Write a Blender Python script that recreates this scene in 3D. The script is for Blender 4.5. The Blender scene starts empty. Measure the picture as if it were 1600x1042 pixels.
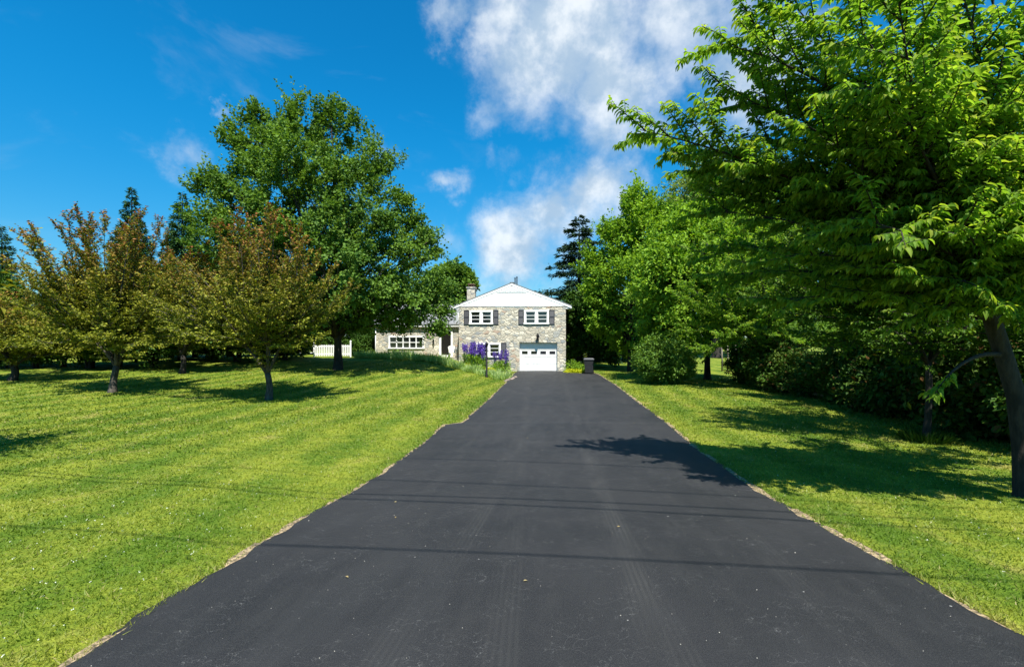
import bpy, math, numpy as np
from mathutils import Vector
R = math.radians
S = bpy.context.scene
# ---------------------------------------------------------------- camera, sky, sun
F = 711.0            # focal length in pixels of the 1600 px wide photograph
HOR = 527.0          # row of the horizon
H = 1.77             # eye height
cam = bpy.data.cameras.new('camera'); cam.lens = 36 * F / 1600; cam.sensor_width = 36
cam.shift_y = 6 / 1600; cam.clip_end = 3000; cam.clip_start = .05
co = bpy.data.objects.new('camera', cam); S.collection.objects.link(co)
co.location = (0, 0, H); co.rotation_euler = (R(90), 0, 0); S.camera = co
SUN_EL, SUN_AZ = 62.0, 9.0        # azimuth: degrees to the right of straight behind the viewer
sv = Vector((math.sin(R(SUN_AZ)) * math.cos(R(SUN_EL)), -math.cos(R(SUN_AZ)) * math.cos(R(SUN_EL)), math.sin(R(SUN_EL))))
sl = bpy.data.lights.new('sun', 'SUN'); sl.energy = 5.0; sl.angle = R(.5); sl.color = (1, .955, .87)
so = bpy.data.objects.new('sun', sl); S.collection.objects.link(so)
so.rotation_euler = (-sv).to_track_quat('-Z', 'Y').to_euler()
S.view_settings.view_transform = 'Standard'; S.view_settings.look = 'None'
S.view_settings.exposure = 1.0; S.view_settings.gamma = 1
S.cycles.max_bounces = 6; S.cycles.transparent_max_bounces = 4

class NT:
    """small node helper"""
    def __init__(s, nt): s.nt = nt; s.L = nt.links
    def n(s, typ, **k):
        nd = s.nt.nodes.new(typ)
        for a, b in k.items(): setattr(nd, a, b)
        return nd
    def put(s, sock, v):
        if isinstance(v, bpy.types.NodeSocket): s.L.new(v, sock)
        elif v is not None:
            if hasattr(sock.default_value, '__len__') and not hasattr(v, '__len__'): v = (v, v, v)
            if hasattr(sock.default_value, '__len__') and len(sock.default_value) == 4 and len(v) == 3: v = (*v, 1)
            sock.default_value = v
    def m(s, op, a, b=None, c=None, clamp=False):
        nd = s.n('ShaderNodeMath', operation=op, use_clamp=clamp)
        for i, v in enumerate((a, b, c)): s.put(nd.inputs[i], v)
        return nd.outputs[0]
    def vm(s, op, a, b=None, sc=None, out=0):
        nd = s.n('ShaderNodeVectorMath', operation=op)
        s.put(nd.inputs[0], a)
        if b is not None: s.put(nd.inputs[1], b)
        if sc is not None: s.put(nd.inputs['Scale'], sc)
        return nd.outputs[out]
    def ss(s, v, a, b, lo=0., hi=1.):
        nd = s.n('ShaderNodeMapRange', interpolation_type='SMOOTHSTEP')
        s.put(nd.inputs[0], v); s.put(nd.inputs[1], a); s.put(nd.inputs[2], b); s.put(nd.inputs[3], lo); s.put(nd.inputs[4], hi)
        return nd.outputs[0]
    def mix(s, f, a, b, blend='MIX'):
        nd = s.n('ShaderNodeMix', data_type='RGBA', blend_type=blend)
        s.put(nd.inputs[0], f); s.put(nd.inputs[6], a); s.put(nd.inputs[7], b)
        return nd.outputs[2]
    def noise(s, vec, scale, detail=3, rough=.55, dist=0, out=0):
        nd = s.n('ShaderNodeTexNoise'); s.put(nd.inputs['Vector'], vec)
        nd.inputs['Scale'].default_value = scale; nd.inputs['Detail'].default_value = detail
        nd.inputs['Roughness'].default_value = rough; nd.inputs['Distortion'].default_value = dist
        return nd.outputs[out]
    def mapv(s, vec, scale=(1, 1, 1), rot=(0, 0, 0), loc=(0, 0, 0)):
        nd = s.n('ShaderNodeMapping'); s.put(nd.inputs[0], vec)
        nd.inputs['Scale'].default_value = scale; nd.inputs['Rotation'].default_value = rot; nd.inputs['Location'].default_value = loc
        return nd.outputs[0]

def pdir(px, py): return Vector(((px - 800) / F, 1, (HOR - py) / F)).normalized()
W = bpy.data.worlds.new('World'); S.world = W; W.use_nodes = True
g = NT(W.node_tree); W.node_tree.nodes.clear()
sky = g.n('ShaderNodeTexSky', sky_type='NISHITA'); sky.sun_disc = False
sky.sun_elevation = R(SUN_EL); sky.sun_rotation = R(180 - SUN_AZ); sky.air_density = 1.0; sky.dust_density = .3; sky.ozone_density = 3.0
d = g.n('ShaderNodeTexCoord').outputs['Generated']
hs = g.n('ShaderNodeHueSaturation'); g.put(hs.inputs['Color'], sky.outputs[0]); hs.inputs['Saturation'].default_value = 1.35; hs.inputs['Hue'].default_value = .488; hs.inputs['Value'].default_value = 1.05
dz = g.n('ShaderNodeSeparateXYZ'); g.put(dz.inputs[0], d)
skyc = g.mix(1.0, hs.outputs[0], g.mix(g.ss(dz.outputs[2], .0, .45), (.50, .74, .86), (.16, 1.08, 1.24)), 'MULTIPLY')
# the clouds stand in these directions of the sky dome: centre, angular size, weight
CL = [(860, 70, 120, 1), (960, 130, 105, .95), (1060, 10, 120, .8), (900, 10, 130, .95), (790, 40, 70, .85), (830, 110, 70, .8), (1060, 80, 80, .7), (930, 60, 120, .8), (1000, 190, 55, .5), (840, 175, 60, .6), (770, 190, 50, .5), (785, 265, 30, .38), (700, 275, 36, .5), (292, 228, 52, .5), (300, 260, 40, .35),
      (326, 160, 20, .5), (690, 18, 50, .6), (930, 305, 70, .85), (850, 350, 85, .85), (800, 395, 75, 1), (880, 255, 50, .2), (1190, 110, 95, .95), (1250, 50, 60, .5), (1110, 215, 60, .5), (1340, 330, 120, .6), (700, 375, 45, .45), (730, 400, 60, .35), (600, 230, 40, .35), (820, 420, 60, .5)]
wob = g.vm('ADD', d, g.vm('SCALE', g.vm('SUBTRACT', g.noise(d, 7, 6, .65, out=1), (.5, .5, .5)), sc=.2))
tot = None
for px, py, r, w in CL:
    c = pdir(px, py); rr = r / F * (c.y ** 1.3)
    dd = g.vm('DISTANCE', wob, tuple(c), out=1)
    b = g.ss(dd, 0.0, rr * 1.75, w, 0.0)
    tot = b if tot is None else g.m('MAXIMUM', g.m('ADD', g.m('MULTIPLY', tot, b), 0), g.m('MAXIMUM', tot, b))
n1 = g.noise(g.mapv(d, (1, 1, 1.3)), 8, 7, .55, .4)
n2 = g.noise(d, 30, 5, .6)
f = g.m('ADD', g.m('MULTIPLY', tot, 1.15), g.m('ADD', g.m('MULTIPLY', g.m('SUBTRACT', n1, .5), 1.15), g.m('MULTIPLY', g.m('SUBTRACT', n2, .5), .22)))
mask = g.m('MULTIPLY', g.ss(f, .12, 1.2), g.ss(tot, .02, .35))
veil = g.m('MULTIPLY', g.ss(g.noise(g.mapv(d, (1, 1, 2.0)), 4, 6, .6, .5), .52, .8), .16)
mask = g.m('MAXIMUM', g.m('MULTIPLY', mask, .93), veil)
shade = g.noise(g.vm('ADD', d, (.02, 0, .05)), 11, 5, .6)
cc = g.mix(g.ss(shade, .38, .66), (3.3, 4.3, 5.4), (6.6, 7.0, 7.3))
col = g.mix(mask, skyc, cc)
bg = g.n('ShaderNodeBackground'); g.put(bg.inputs[0], col); bg.inputs[1].default_value = .074
g.L.new(bg.outputs[0], g.n('ShaderNodeOutputWorld').inputs[0])

# ---------------------------------------------------------------- helpers
def tag(o, label=None, cat=None, group=None, kind=None):
    for k, v in (('label', label), ('category', cat), ('group', group), ('kind', kind)):
        if v: o[k] = v
    return o
def empty(name, loc, rz=0, **k):
    o = bpy.data.objects.new(name, None); S.collection.objects.link(o)
    o.location = loc; o.rotation_euler = (0, 0, rz); o.empty_display_size = .2
    return tag(o, **k)
def link(name, me, parent=None, mat=None, loc=None):
    o = bpy.data.objects.new(name, me); S.collection.objects.link(o)
    if mat: me.materials.append(mat)
    if parent: o.parent = parent
    if loc is not None: o.location = loc
    return o
def copy_tree(root, loc, rz=0, sc=1, **k):
    c = root.copy(); S.collection.objects.link(c); c.location = loc; c.rotation_euler = (0, 0, rz)
    c.scale = (sc, sc, sc) if not hasattr(sc, '__len__') else sc
    tag(c, **k)
    for ch in list(root.children):
        q = ch.copy(); S.collection.objects.link(q); q.parent = c
        for ch2 in list(ch.children):
            z = ch2.copy(); S.collection.objects.link(z); z.parent = q
    return c
class MB:
    """collects shapes, builds ONE mesh"""
    def __init__(s): s.v = []; s.f = []; s.sm = []
    def add(s, vs, fs, smooth=False):
        b = len(s.v); s.v += [tuple(v) for v in vs]; s.f += [tuple(b + i for i in f) for f in fs]; s.sm += [smooth] * len(fs)
    def box(s, x0, x1, y0, y1, z0, z1):
        s.add([(x0, y0, z0), (x1, y0, z0), (x1, y1, z0), (x0, y1, z0), (x0, y0, z1), (x1, y0, z1), (x1, y1, z1), (x0, y1, z1)],
              [(0, 3, 2, 1), (4, 5, 6, 7), (0, 1, 5, 4), (1, 2, 6, 5), (2, 3, 7, 6), (3, 0, 4, 7)]); return s
    def tube(s, pts, rad, n=8, cap=True):
        pts = [Vector(p) for p in pts]
        if not hasattr(rad, '__len__'): rad = [rad] * len(pts)
        vs = []; fs = []; a = None
        for i, p in enumerate(pts):
            t = (pts[min(i + 1, len(pts) - 1)] - pts[max(i - 1, 0)])
            if t.length < 1e-9: t = Vector((0, 0, 1))
            t.normalize()
            if a is None: a = t.orthogonal().normalized()
            else: a = (a - t * a.dot(t)).normalized()
            b = t.cross(a)
            for k in range(n):
                an = 2 * math.pi * k / n; vs.append(p + (a * math.cos(an) + b * math.sin(an)) * rad[i])
        for i in range(len(pts) - 1):
            for k in range(n): fs.append((i * n + k, i * n + (k + 1) % n, (i + 1) * n + (k + 1) % n, (i + 1) * n + k))
        if cap: fs.append(tuple(range(n - 1, -1, -1))); fs.append(tuple((len(pts) - 1) * n + k for k in range(n)))
        s.add(vs, fs, True); return s
    def prism(s, poly, y0, y1):     # poly in xz, extruded in y
        n = len(poly)
        s.add([(x, y0, z) for x, z in poly] + [(x, y1, z) for x, z in poly],
              [tuple(range(n)), tuple(range(2 * n - 1, n - 1, -1))] + [(i, i + n, (i + 1) % n + n, (i + 1) % n) for i in range(n)]); return s
    def build(s, name, mat, parent=None, loc=None, bevel=0):
        me = bpy.data.meshes.new(name); me.from_pydata(s.v, [], s.f)
        me.polygons.foreach_set('use_smooth', s.sm); me.update()
        o = link(name, me, parent, mat, loc)
        if bevel:
            m = o.modifiers.new('bevel', 'BEVEL'); m.width = bevel; m.segments = 2; m.limit_method = 'ANGLE'
        return o

# ---------------------------------------------------------------- materials
def mat(name, col=(.5, .5, .5), rough=.6, spec=.5, metal=0, bump=None, var=0, vscale=6):
    m = bpy.data.materials.new(name); m.use_nodes = True; q = NT(m.node_tree); p = m.node_tree.nodes['Principled BSDF']
    pos = q.n('ShaderNodeTexCoord').outputs['Object']
    c = col
    if var:
        nz = q.noise(pos, vscale, 5, .6)
        c = q.mix(q.ss(nz, .3, .7), tuple(x * (1 - var) for x in col), tuple(min(1, x * (1 + var)) for x in col))
    q.put(p.inputs['Base Color'], c); p.inputs['Roughness'].default_value = rough; p.inputs['Metallic'].default_value = metal
    p.inputs['Specular IOR Level'].default_value = spec
    if bump:
        b = q.n('ShaderNodeBump'); b.inputs['Strength'].default_value = bump[1]; b.inputs['Distance'].default_value = bump[2]
        q.put(b.inputs['Height'], q.noise(pos, bump[0], 4)); q.L.new(b.outputs[0], p.inputs['Normal'])
    return m
def leaf_mat(name, c0, c1, c2=None, trans=.3, rough=.55, tcol=None):
    """tint 0..1 mixes c0-c1, 'age' mixes to c2 (colour of the leaf itself)"""
    m = bpy.data.materials.new(name); m.use_nodes = True; q = NT(m.node_tree); m.node_tree.nodes.clear()
    at = q.n('ShaderNodeAttribute', attribute_name='tint').outputs['Fac']
    c = q.mix(at, c0, c1)
    if c2:
        ag = q.n('ShaderNodeAttribute', attribute_name='age').outputs['Fac']; c = q.mix(ag, c, c2)
    p = q.n('ShaderNodeBsdfPrincipled'); q.put(p.inputs['Base Color'], c); p.inputs['Roughness'].default_value = rough; p.inputs['Specular IOR Level'].default_value = .12
    t = q.n('ShaderNodeBsdfTranslucent'); q.put(t.inputs[0], q.mix(1, c, tcol or (1.5, 1.5, .6), 'MULTIPLY'))
    x = q.n('ShaderNodeMixShader'); x.inputs[0].default_value = trans
    q.L.new(p.outputs[0], x.inputs[1]); q.L.new(t.outputs[0], x.inputs[2])
    q.L.new(x.outputs[0], q.n('ShaderNodeOutputMaterial').inputs[0])
    return m
def bark_mat(name, c0, c1):
    m = bpy.data.materials.new(name); m.use_nodes = True; q = NT(m.node_tree); p = m.node_tree.nodes['Principled BSDF']
    pos = q.n('ShaderNodeTexCoord').outputs['Object']
    nz = q.noise(q.mapv(pos, (12, 12, 3)), 1.5, 6, .65)
    nb = q.noise(pos, 2.2, 3)
    q.put(p.inputs['Base Color'], q.mix(q.ss(q.m('ADD', q.m('MULTIPLY', nz, .7), q.m('MULTIPLY', nb, .3)), .38, .62), c0, c1)); p.inputs['Roughness'].default_value = .9
    b = q.n('ShaderNodeBump'); b.inputs['Strength'].default_value = .8; b.inputs['Distance'].default_value = .03
    q.put(b.inputs['Height'], nz); q.L.new(b.outputs[0], p.inputs['Normal'])
    return m
GREEN_LAWN = [(.082, .146, .010), (.228, .258, .026), (.31, .262, .080)]
def lawn_color(q):
    pos = q.n('ShaderNodeNewGeometry').outputs['Position']
    a = q.noise(pos, .35, 3); b = q.noise(pos, 2.3, 4, .65); c = q.noise(pos, 14, 3, .7); e = q.noise(pos, .9, 5, .7, .6)
    sp = q.n('ShaderNodeSeparateXYZ'); q.put(sp.inputs[0], pos); X, Y = sp.outputs[0], sp.outputs[1]
    # mowing stripes, parallel to the drive on the right and bending round the trees on the left
    u = q.m('ADD', q.m('SUBTRACT', X, q.m('MULTIPLY', Y, .1)), q.m('MULTIPLY', q.m('SINE', q.m('MULTIPLY', Y, .11)), 1.3))
    u = q.m('ADD', u, q.m('MULTIPLY', q.m('SUBTRACT', a, .5), 1.2))
    st = q.m('SINE', q.m('MULTIPLY', u, 2 * math.pi / 1.35))
    f = q.m('ADD', q.m('ADD', q.m('MULTIPLY', q.m('SUBTRACT', b, .5), 1.5), q.m('MULTIPLY', q.m('SUBTRACT', c, .5), 1.1)), q.m('MULTIPLY', st, .21))
    f = q.m('ADD', f, q.m('MULTIPLY', q.m('SUBTRACT', a, .5), 1.3))
    col = q.mix(q.ss(f, -.55, .6), GREEN_LAWN[0], GREEN_LAWN[1])
    col = q.mix(q.m('MULTIPLY', q.ss(q.m('ADD', e, q.m('MULTIPLY', st, .05)), .55, .75), .6), col, GREEN_LAWN[2])
    return col, b, c
def lawn_mat():
    m = bpy.data.materials.new('lawn'); m.use_nodes = True; q = NT(m.node_tree); p = m.node_tree.nodes['Principled BSDF']
    col, b, c = lawn_color(q)
    pos = q.n('ShaderNodeNewGeometry').outputs['Position']
    fine = q.noise(pos, 60, 3, .7)
    col = q.mix(q.ss(fine, .35, .65), q.mix(1, col, (.55, .6, .55), 'MULTIPLY'), q.mix(1, col, (1.1, 1.08, 1.1), 'MULTIPLY'))
    q.put(p.inputs['Base Color'], col); p.inputs['Roughness'].default_value = .9; p.inputs['Specular IOR Level'].default_value = .15
    bp = q.n('ShaderNodeBump'); bp.inputs['Strength'].default_value = .6; bp.inputs['Distance'].default_value = .04
    q.put(bp.inputs['Height'], q.m('ADD', q.m('MULTIPLY', fine, .6), c)); q.L.new(bp.outputs[0], p.inputs['Normal'])
    return m
def blade_mat():
    m = bpy.data.materials.new('grass_blade'); m.use_nodes = True; q = NT(m.node_tree); m.node_tree.nodes.clear()
    col, b, c = lawn_color(q)
    t = q.n('ShaderNodeAttribute', attribute_name='tint').outputs['Fac']
    col = q.mix(t, q.mix(1, col, (.85, .98, .85), 'MULTIPLY'), q.mix(1, col, (1.35, 1.25, 1.4), 'MULTIPLY'))
    ag = q.n('ShaderNodeAttribute', attribute_name='age').outputs['Fac']
    col = q.mix(ag, col, (.42, .34, .15))
    p = q.n('ShaderNodeBsdfPrincipled'); q.put(p.inputs['Base Color'], col); p.inputs['Roughness'].default_value = .55; p.inputs['Specular IOR Level'].default_value = .3
    tr = q.n('ShaderNodeBsdfTranslucent'); q.put(tr.inputs[0], q.mix(1, col, (1.3, 1.3, .7), 'MULTIPLY'))
    x = q.n('ShaderNodeMixShader'); x.inputs[0].default_value = .35
    q.L.new(p.outputs[0], x.inputs[1]); q.L.new(tr.outputs[0], x.inputs[2]); q.L.new(x.outputs[0], q.n('ShaderNodeOutputMaterial').inputs[0])
    return m
def asphalt_mat():
    m = bpy.data.materials.new('asphalt'); m.use_nodes = True; q = NT(m.node_tree); p = m.node_tree.nodes['Principled BSDF']
    uv = q.n('ShaderNodeUVMap', uv_map='lane').outputs[0]
    sp = q.n('ShaderNodeSeparateXYZ'); q.put(sp.inputs[0], uv); U, V = sp.outputs[0], sp.outputs[1]
    big = q.noise(uv, .5, 5, .6); mid = q.noise(q.mapv(uv, (2.5, .6, 1)), 2, 5, .65); fine = q.noise(uv, 90, 3, .8); grit = q.noise(uv, 260, 2, .8)
    c = q.mix(q.ss(big, .32, .62), (.0090, .0093, .0108), (.0168, .0170, .0188))
    c = q.mix(q.ss(mid, .45, .75), c, (.020, .020, .0205))
    c = q.mix(q.m('MULTIPLY', q.ss(fine, .48, .66), .6), c, (.034, .034, .033)); c = q.mix(q.m('MULTIPLY', q.ss(q.noise(uv, 140, 2, .6), .40, .30), .6), c, (.006, .006, .007))
    c = q.mix(q.m('MULTIPLY', q.ss(grit, .55, .70), .7), c, (.085, .085, .08))
    # worn wheel tracks of fine tread lines
    for cx, amp, k, ph, wd, st in ((-1.45, .35, .16, .4, .13, .9), (-.75, .3, .21, 2.1, .12, .7), (.15, .12, .12, .9, .13, 1), (.75, .45, .19, 3.6, .12, .7), (1.7, .4, .15, 5.2, .12, .6), (-2.05, .2, .25, 1.2, .1, .5)):
        u = q.m('ADD', q.m('SUBTRACT', U, cx), q.m('MULTIPLY', q.m('SINE', q.m('ADD', q.m('MULTIPLY', V, k), ph)), -amp))
        band = q.ss(q.m('ABSOLUTE', u), wd * .7, wd * 1.2, 1., 0.)
        ln = q.m('SINE', q.m('MULTIPLY', u, 2 * math.pi / .042))
        br = q.ss(q.noise(q.mapv(uv, (3, .5, 1)), 1.4, 4, .6), .35, .65)
        k2 = q.m('MULTIPLY', q.m('MULTIPLY', band, br), q.m('MULTIPLY', q.m('ADD', q.m('MULTIPLY', ln, .35), .55), .48 * st))
        c = q.mix(k2, c, (.048, .047, .044))
    c = q.mix(q.m('MULTIPLY', q.ss(q.noise(q.mapv(uv, (1.2, .35, 1)), .9, 6, .7, .8), .50, .62), .45), c, (.027, .0275, .0285))
    # short pale scratches
    w = q.n('ShaderNodeTexVoronoi', feature='DISTANCE_TO_EDGE'); q.put(w.inputs['Vector'], q.vm('ADD', q.mapv(uv, (1, 2.2, 1)), q.vm('SCALE', q.noise(uv, 7, 3, out=1), sc=.5))); w.inputs['Scale'].default_value = 5
    sc = q.m('MULTIPLY', q.ss(w.outputs[0], .0, .012, 1., 0.), q.ss(q.noise(uv, 2.6, 4, .7), .47, .6))
    c = q.mix(q.m('MULTIPLY', sc, .7), c, (.13, .13, .125))
    # pale pebbles and droppings
    v = q.n('ShaderNodeTexVoronoi'); q.put(v.inputs['Vector'], uv); v.inputs['Scale'].default_value = 5.5
    rs = q.n('ShaderNodeSeparateColor'); q.put(rs.inputs[0], v.outputs['Color'])
    dot = q.m('MULTIPLY', q.m('LESS_THAN', q.m('ADD', v.outputs['Distance'], q.m('MULTIPLY', fine, .03)), q.m('MULTIPLY', rs.outputs[1], .085)), q.m('GREATER_THAN', rs.outputs[0], .80))
    c = q.mix(q.m('MULTIPLY', dot, .7), c, (.42, .41, .38))
    # seam across the drive
    seam = q.ss(q.m('ABSOLUTE', q.m('ADD', q.m('SUBTRACT', V, 12.05), q.m('MULTIPLY', q.noise(uv, 1.5, 3), .25))), .0, .05, .45, 0.)
    c = q.mix(seam, c, (.06, .06, .06))
    q.put(p.inputs['Base Color'], c)
    q.put(p.inputs['Roughness'], q.ss(big, .3, .7, .62, .78)); p.inputs['Specular IOR Level'].default_value = .35
    b = q.n('ShaderNodeBump'); b.inputs['Strength'].default_value = .9; b.inputs['Distance'].default_value = .008
    q.put(b.inputs['Height'], q.m('ADD', fine, q.m('MULTIPLY', grit, .6))); q.L.new(b.outputs[0], p.inputs['Normal'])
    return m
def stone_mat():
    m = bpy.data.materials.new('field_stone'); m.use_nodes = True; q = NT(m.node_tree); p = m.node_tree.nodes['Principled BSDF']
    pos = q.n('ShaderNodeTexCoord').outputs['Object']
    v0 = q.vm('ADD', q.mapv(pos, (1.0, 1.0, 1.75)), q.vm('SCALE', q.noise(pos, 2.3, 3, out=1), sc=.35))
    v0 = q.vm('ADD', v0, q.vm('SCALE', q.noise(pos, 9, 2, out=1), sc=.05))
    e = q.n('ShaderNodeTexVoronoi', feature='DISTANCE_TO_EDGE'); q.put(e.inputs['Vector'], v0); e.inputs['Scale'].default_value = 3.1
    k = q.n('ShaderNodeTexVoronoi'); q.put(k.inputs['Vector'], v0); k.inputs['Scale'].default_value = 3.1
    rs = q.n('ShaderNodeSeparateColor'); q.put(rs.inputs[0], k.outputs['Color'])
    r = q.n('ShaderNodeValToRGB'); q.put(r.inputs[0], rs.outputs[0]); cr = r.color_ramp
    cols = [(0, (.45, .415, .335)), (.18, (.56, .505, .405)), (.36, (.38, .38, .35)), (.52, (.65, .60, .49)), (.70, (.49, .455, .37)), (.86, (.30, .31, .30)), (.93, (.46, .35, .27)), (.96, (.68, .63, .52))]
    cr.interpolation = 'CONSTANT'
    while len(cr.elements) < len(cols): cr.elements.new(.5)
    for el, (ps, cl) in zip(cr.elements, cols): el.position = ps; el.color = (*cl, 1)
    nz = q.noise(pos, 14, 5, .7); c = q.mix(1, r.outputs[0], q.mix(q.ss(nz, .3, .7), (.72, .72, .72), (1.12, 1.12, 1.1)), 'MULTIPLY')
    c = q.mix(q.ss(e.outputs[0], .0, .06, 1., 0.), c, (.40, .355, .28))
    q.put(p.inputs['Base Color'], c); p.inputs['Roughness'].default_value = .9; p.inputs['Specular IOR Level'].default_value = .2
    b = q.n('ShaderNodeBump'); b.inputs['Strength'].default_value = .7; b.inputs['Distance'].default_value = .035
    q.put(b.inputs['Height'], q.m('ADD', q.ss(e.outputs[0], 0, .12), q.m('ADD', q.m('MULTIPLY', rs.outputs[1], .8), q.m('MULTIPLY', nz, .4)))); q.L.new(b.outputs[0], p.inputs['Normal'])
    return m
def shingle_mat():
    m = bpy.data.materials.new('shingles'); m.use_nodes = True; q = NT(m.node_tree); p = m.node_tree.nodes['Principled BSDF']
    pos = q.n('ShaderNodeTexCoord').outputs['Object']
    bt = q.n('ShaderNodeTexBrick'); q.put(bt.inputs['Vector'], q.mapv(pos, (1, 1, 1))); bt.inputs['Scale'].default_value = 3
    nz = q.noise(pos, 30, 3)
    q.put(p.inputs['Base Color'], q.mix(q.ss(nz, .3, .7), (.13, .135, .14), (.24, .245, .25))); p.inputs['Roughness'].default_value = .95
    return m
M = dict(
    lawn=lawn_mat(), blade=blade_mat(), asphalt=asphalt_mat(), stone=stone_mat(), shingle=shingle_mat(),
    white=mat('white_paint', (.80, .80, .78), .45, var=.04, vscale=3), siding=mat('white_siding', (.82, .82, .80), .5, var=.02, vscale=2),
    shutter=mat('charcoal_paint', (.035, .037, .045), .5), black=mat('black_metal', (.008, .008, .009), .7, .2),
    bin=mat('black_plastic', (.018, .018, .02), .5, var=.3, vscale=9), glass=mat('window_glass', (.012, .014, .018), .06, 1.0),
    blind=mat('blind', (.28, .28, .27), .7), plastic=mat('white_plastic', (.80, .78, .74), .35),
    concrete=mat('concrete', (.38, .35, .30), .9, bump=(30, .4, .01), var=.15), rock=mat('rock', (.20, .155, .13), .9, bump=(9, .8, .03), var=.35),
    brick=mat('chimney_flue', (.18, .10, .07), .85), screen=mat('dark_screen', (.012, .010, .010), .25), greenpost=mat('green_post', (.03, .10, .05), .6), greypost=mat('weathered_wood', (.16, .14, .11), .9, var=.3), wire=mat('cable', (.01, .01, .01), .6),
    soil=mat('dry_thatch', (.25, .185, .105), .95, bump=(45, 1, .02), var=.75, vscale=30), mulch=mat('mulch', (.10, .06, .04), .95, bump=(30, 1, .03), var=.5, vscale=14),
    barkA=bark_mat('bark_plum', (.028, .024, .020), (.105, .088, .068)), barkB=bark_mat('bark_dark', (.009, .0075, .006), (.036, .029, .022)),
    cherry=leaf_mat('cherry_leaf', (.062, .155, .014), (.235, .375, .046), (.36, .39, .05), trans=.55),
    cherry_shade=leaf_mat('cherry_leaf_shaded', (.028, .080, .008), (.095, .19, .014), (.22, .26, .03), trans=.3),  # darker copy of the cherry leaf, crown shade put into its colour
    maple=leaf_mat('maple_leaf', (.034, .088, .014), (.17, .285, .045), trans=.3),
    plum=leaf_mat('plum_leaf', (.036, .074, .008), (.30, .315, .030), (.33, .085, .045), trans=.18),
    bright=leaf_mat('bright_leaf', (.070, .165, .012), (.26, .41, .035), trans=.32),
    willow=leaf_mat('willow_leaf', (.12, .19, .045), (.22, .30, .08), trans=.3),
    dark=leaf_mat('dark_leaf', (.018, .052, .008), (.085, .165, .020), (.14, .07, .025), trans=.15),
    spruce=leaf_mat('spruce_needle', (.012, .036, .018), (.035, .070, .030), trans=.05),
    cypress=leaf_mat('cypress_needle', (.018, .060, .018), (.055, .115, .025), trans=.08),
    iris=leaf_mat('iris_blade', (.27, .40, .13), (.56, .66, .34), trans=.45), purple=leaf_mat('purple_petal', (.085, .028, .34), (.26, .15, .62), trans=.3, tcol=(1.2, 1.2, 1.2)),
    yellow=leaf_mat('yellow_green_leaf', (.30, .36, .012), (.52, .52, .02), trans=.25), orange=leaf_mat('yellow_petal', (.62, .42, .02), (.75, .34, .02), trans=.3),
    clover=leaf_mat('clover_petal', (.45, .48, .36), (.75, .76, .66), trans=.2),
)
# ---------------------------------------------------------------- ground
def sst(v, a, b):
    t = np.clip((np.asarray(v, float) - a) / (b - a), 0, 1); return t * t * (3 - 2 * t)
def XL(y): return np.interp(y, [-12, 2.45, 4.5, 7.2, 9.5, 11.75, 12.1, 17.4, 24, 30.5, 33], [-4.4, -2.40, -2.30, -2.02, -1.85, -1.78, -1.33, -.86, -.32, .13, .45])
def XR(y): return np.interp(y, [-12, 2.73, 4, 6.2, 9, 12.2, 23, 29.5, 31.2, 33], [4.2, 3.07, 3.1, 3.31, 3.66, 4.12, 5.18, 5.62, 5.6, 4.2])
def hgt(x, y):
    x = np.asarray(x, float); y = np.asarray(y, float)
    p = np.interp(y, [-60, -6, 0, 2.5, 4.2, 6.2, 9, 12.2, 17, 23, 32, 60, 200, 800], [.1, .06, .02, 0, -.12, -.30, -.43, -.51, -.56, -.60, -.66, -.8, -.9, -.9])
    left = XL(y) - x
    p = p + .86 * sst(left, .1, 6.5) * sst(y, 14, 36) * (1 - .0 * y)
    p = p + .10 * sst(left, .05, 2.0) * (1 - sst(y, 14, 25)) 
    p = p - .25 * sst(x - XR(y), 3, 12) * (1 - sst(y, 40, 80))
    p = p + .02 * np.sin(x * .9 + y * .3) * sst(np.maximum(left, x - XR(y)), .5, 3) + .014 * np.sin(x * 2.1 - y * 1.3) * sst(np.maximum(left, x - XR(y)), .5, 3)
    return p
def hz(x, y): return float(hgt(x, y))
def axis(segs):
    out = []
    for a, b, st in segs: out += list(np.arange(a, b, st))
    return np.array(out + [segs[-1][1]])
def grid_obj(name, xs, ys, zf, material):
    X, Y = np.meshgrid(xs, ys); Z = zf(X, Y); ny, nx = X.shape
    me = bpy.data.meshes.new(name); V = np.stack([X, Y, Z], -1).reshape(-1, 3)
    i = np.arange(ny * nx).reshape(ny, nx); Fc = np.stack([i[:-1, :-1], i[:-1, 1:], i[1:, 1:], i[1:, :-1]], -1).reshape(-1, 4)
    raw_mesh(me, V, Fc); me.polygons.foreach_set('use_smooth', [True] * len(Fc))
    return link(name, me, None, material)
def raw_mesh(me, V, Fc):
    k = Fc.shape[1]
    me.vertices.add(len(V)); me.vertices.foreach_set('co', np.ascontiguousarray(V, np.float32).ravel())
    me.loops.add(Fc.size); me.loops.foreach_set('vertex_index', np.ascontiguousarray(Fc, np.int32).ravel())
    me.polygons.add(len(Fc)); me.polygons.foreach_set('loop_start', np.arange(0, Fc.size, k, dtype=np.int32))
    try: me.polygons.foreach_set('loop_total', np.full(len(Fc), k, np.int32))
    except Exception: pass
    me.update(calc_edges=True)
def zland(X, Y):
    m = np.minimum(X - XL(Y), XR(Y) - X)
    inside = sst(m, .04, .2) * (Y < 33.2)
    return hgt(X, Y) - .07 * inside
xs = axis([(-700, -100, 60), (-100, -40, 10), (-40, -14, 1), (-14, 12, .2), (12, 40, 1), (40, 100, 10), (100, 700, 60)])
ys = axis([(-60, -10, 5), (-10, 1, .5), (1, 34, .2), (34, 60, 1), (60, 140, 8), (140, 1200, 80)])
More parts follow.
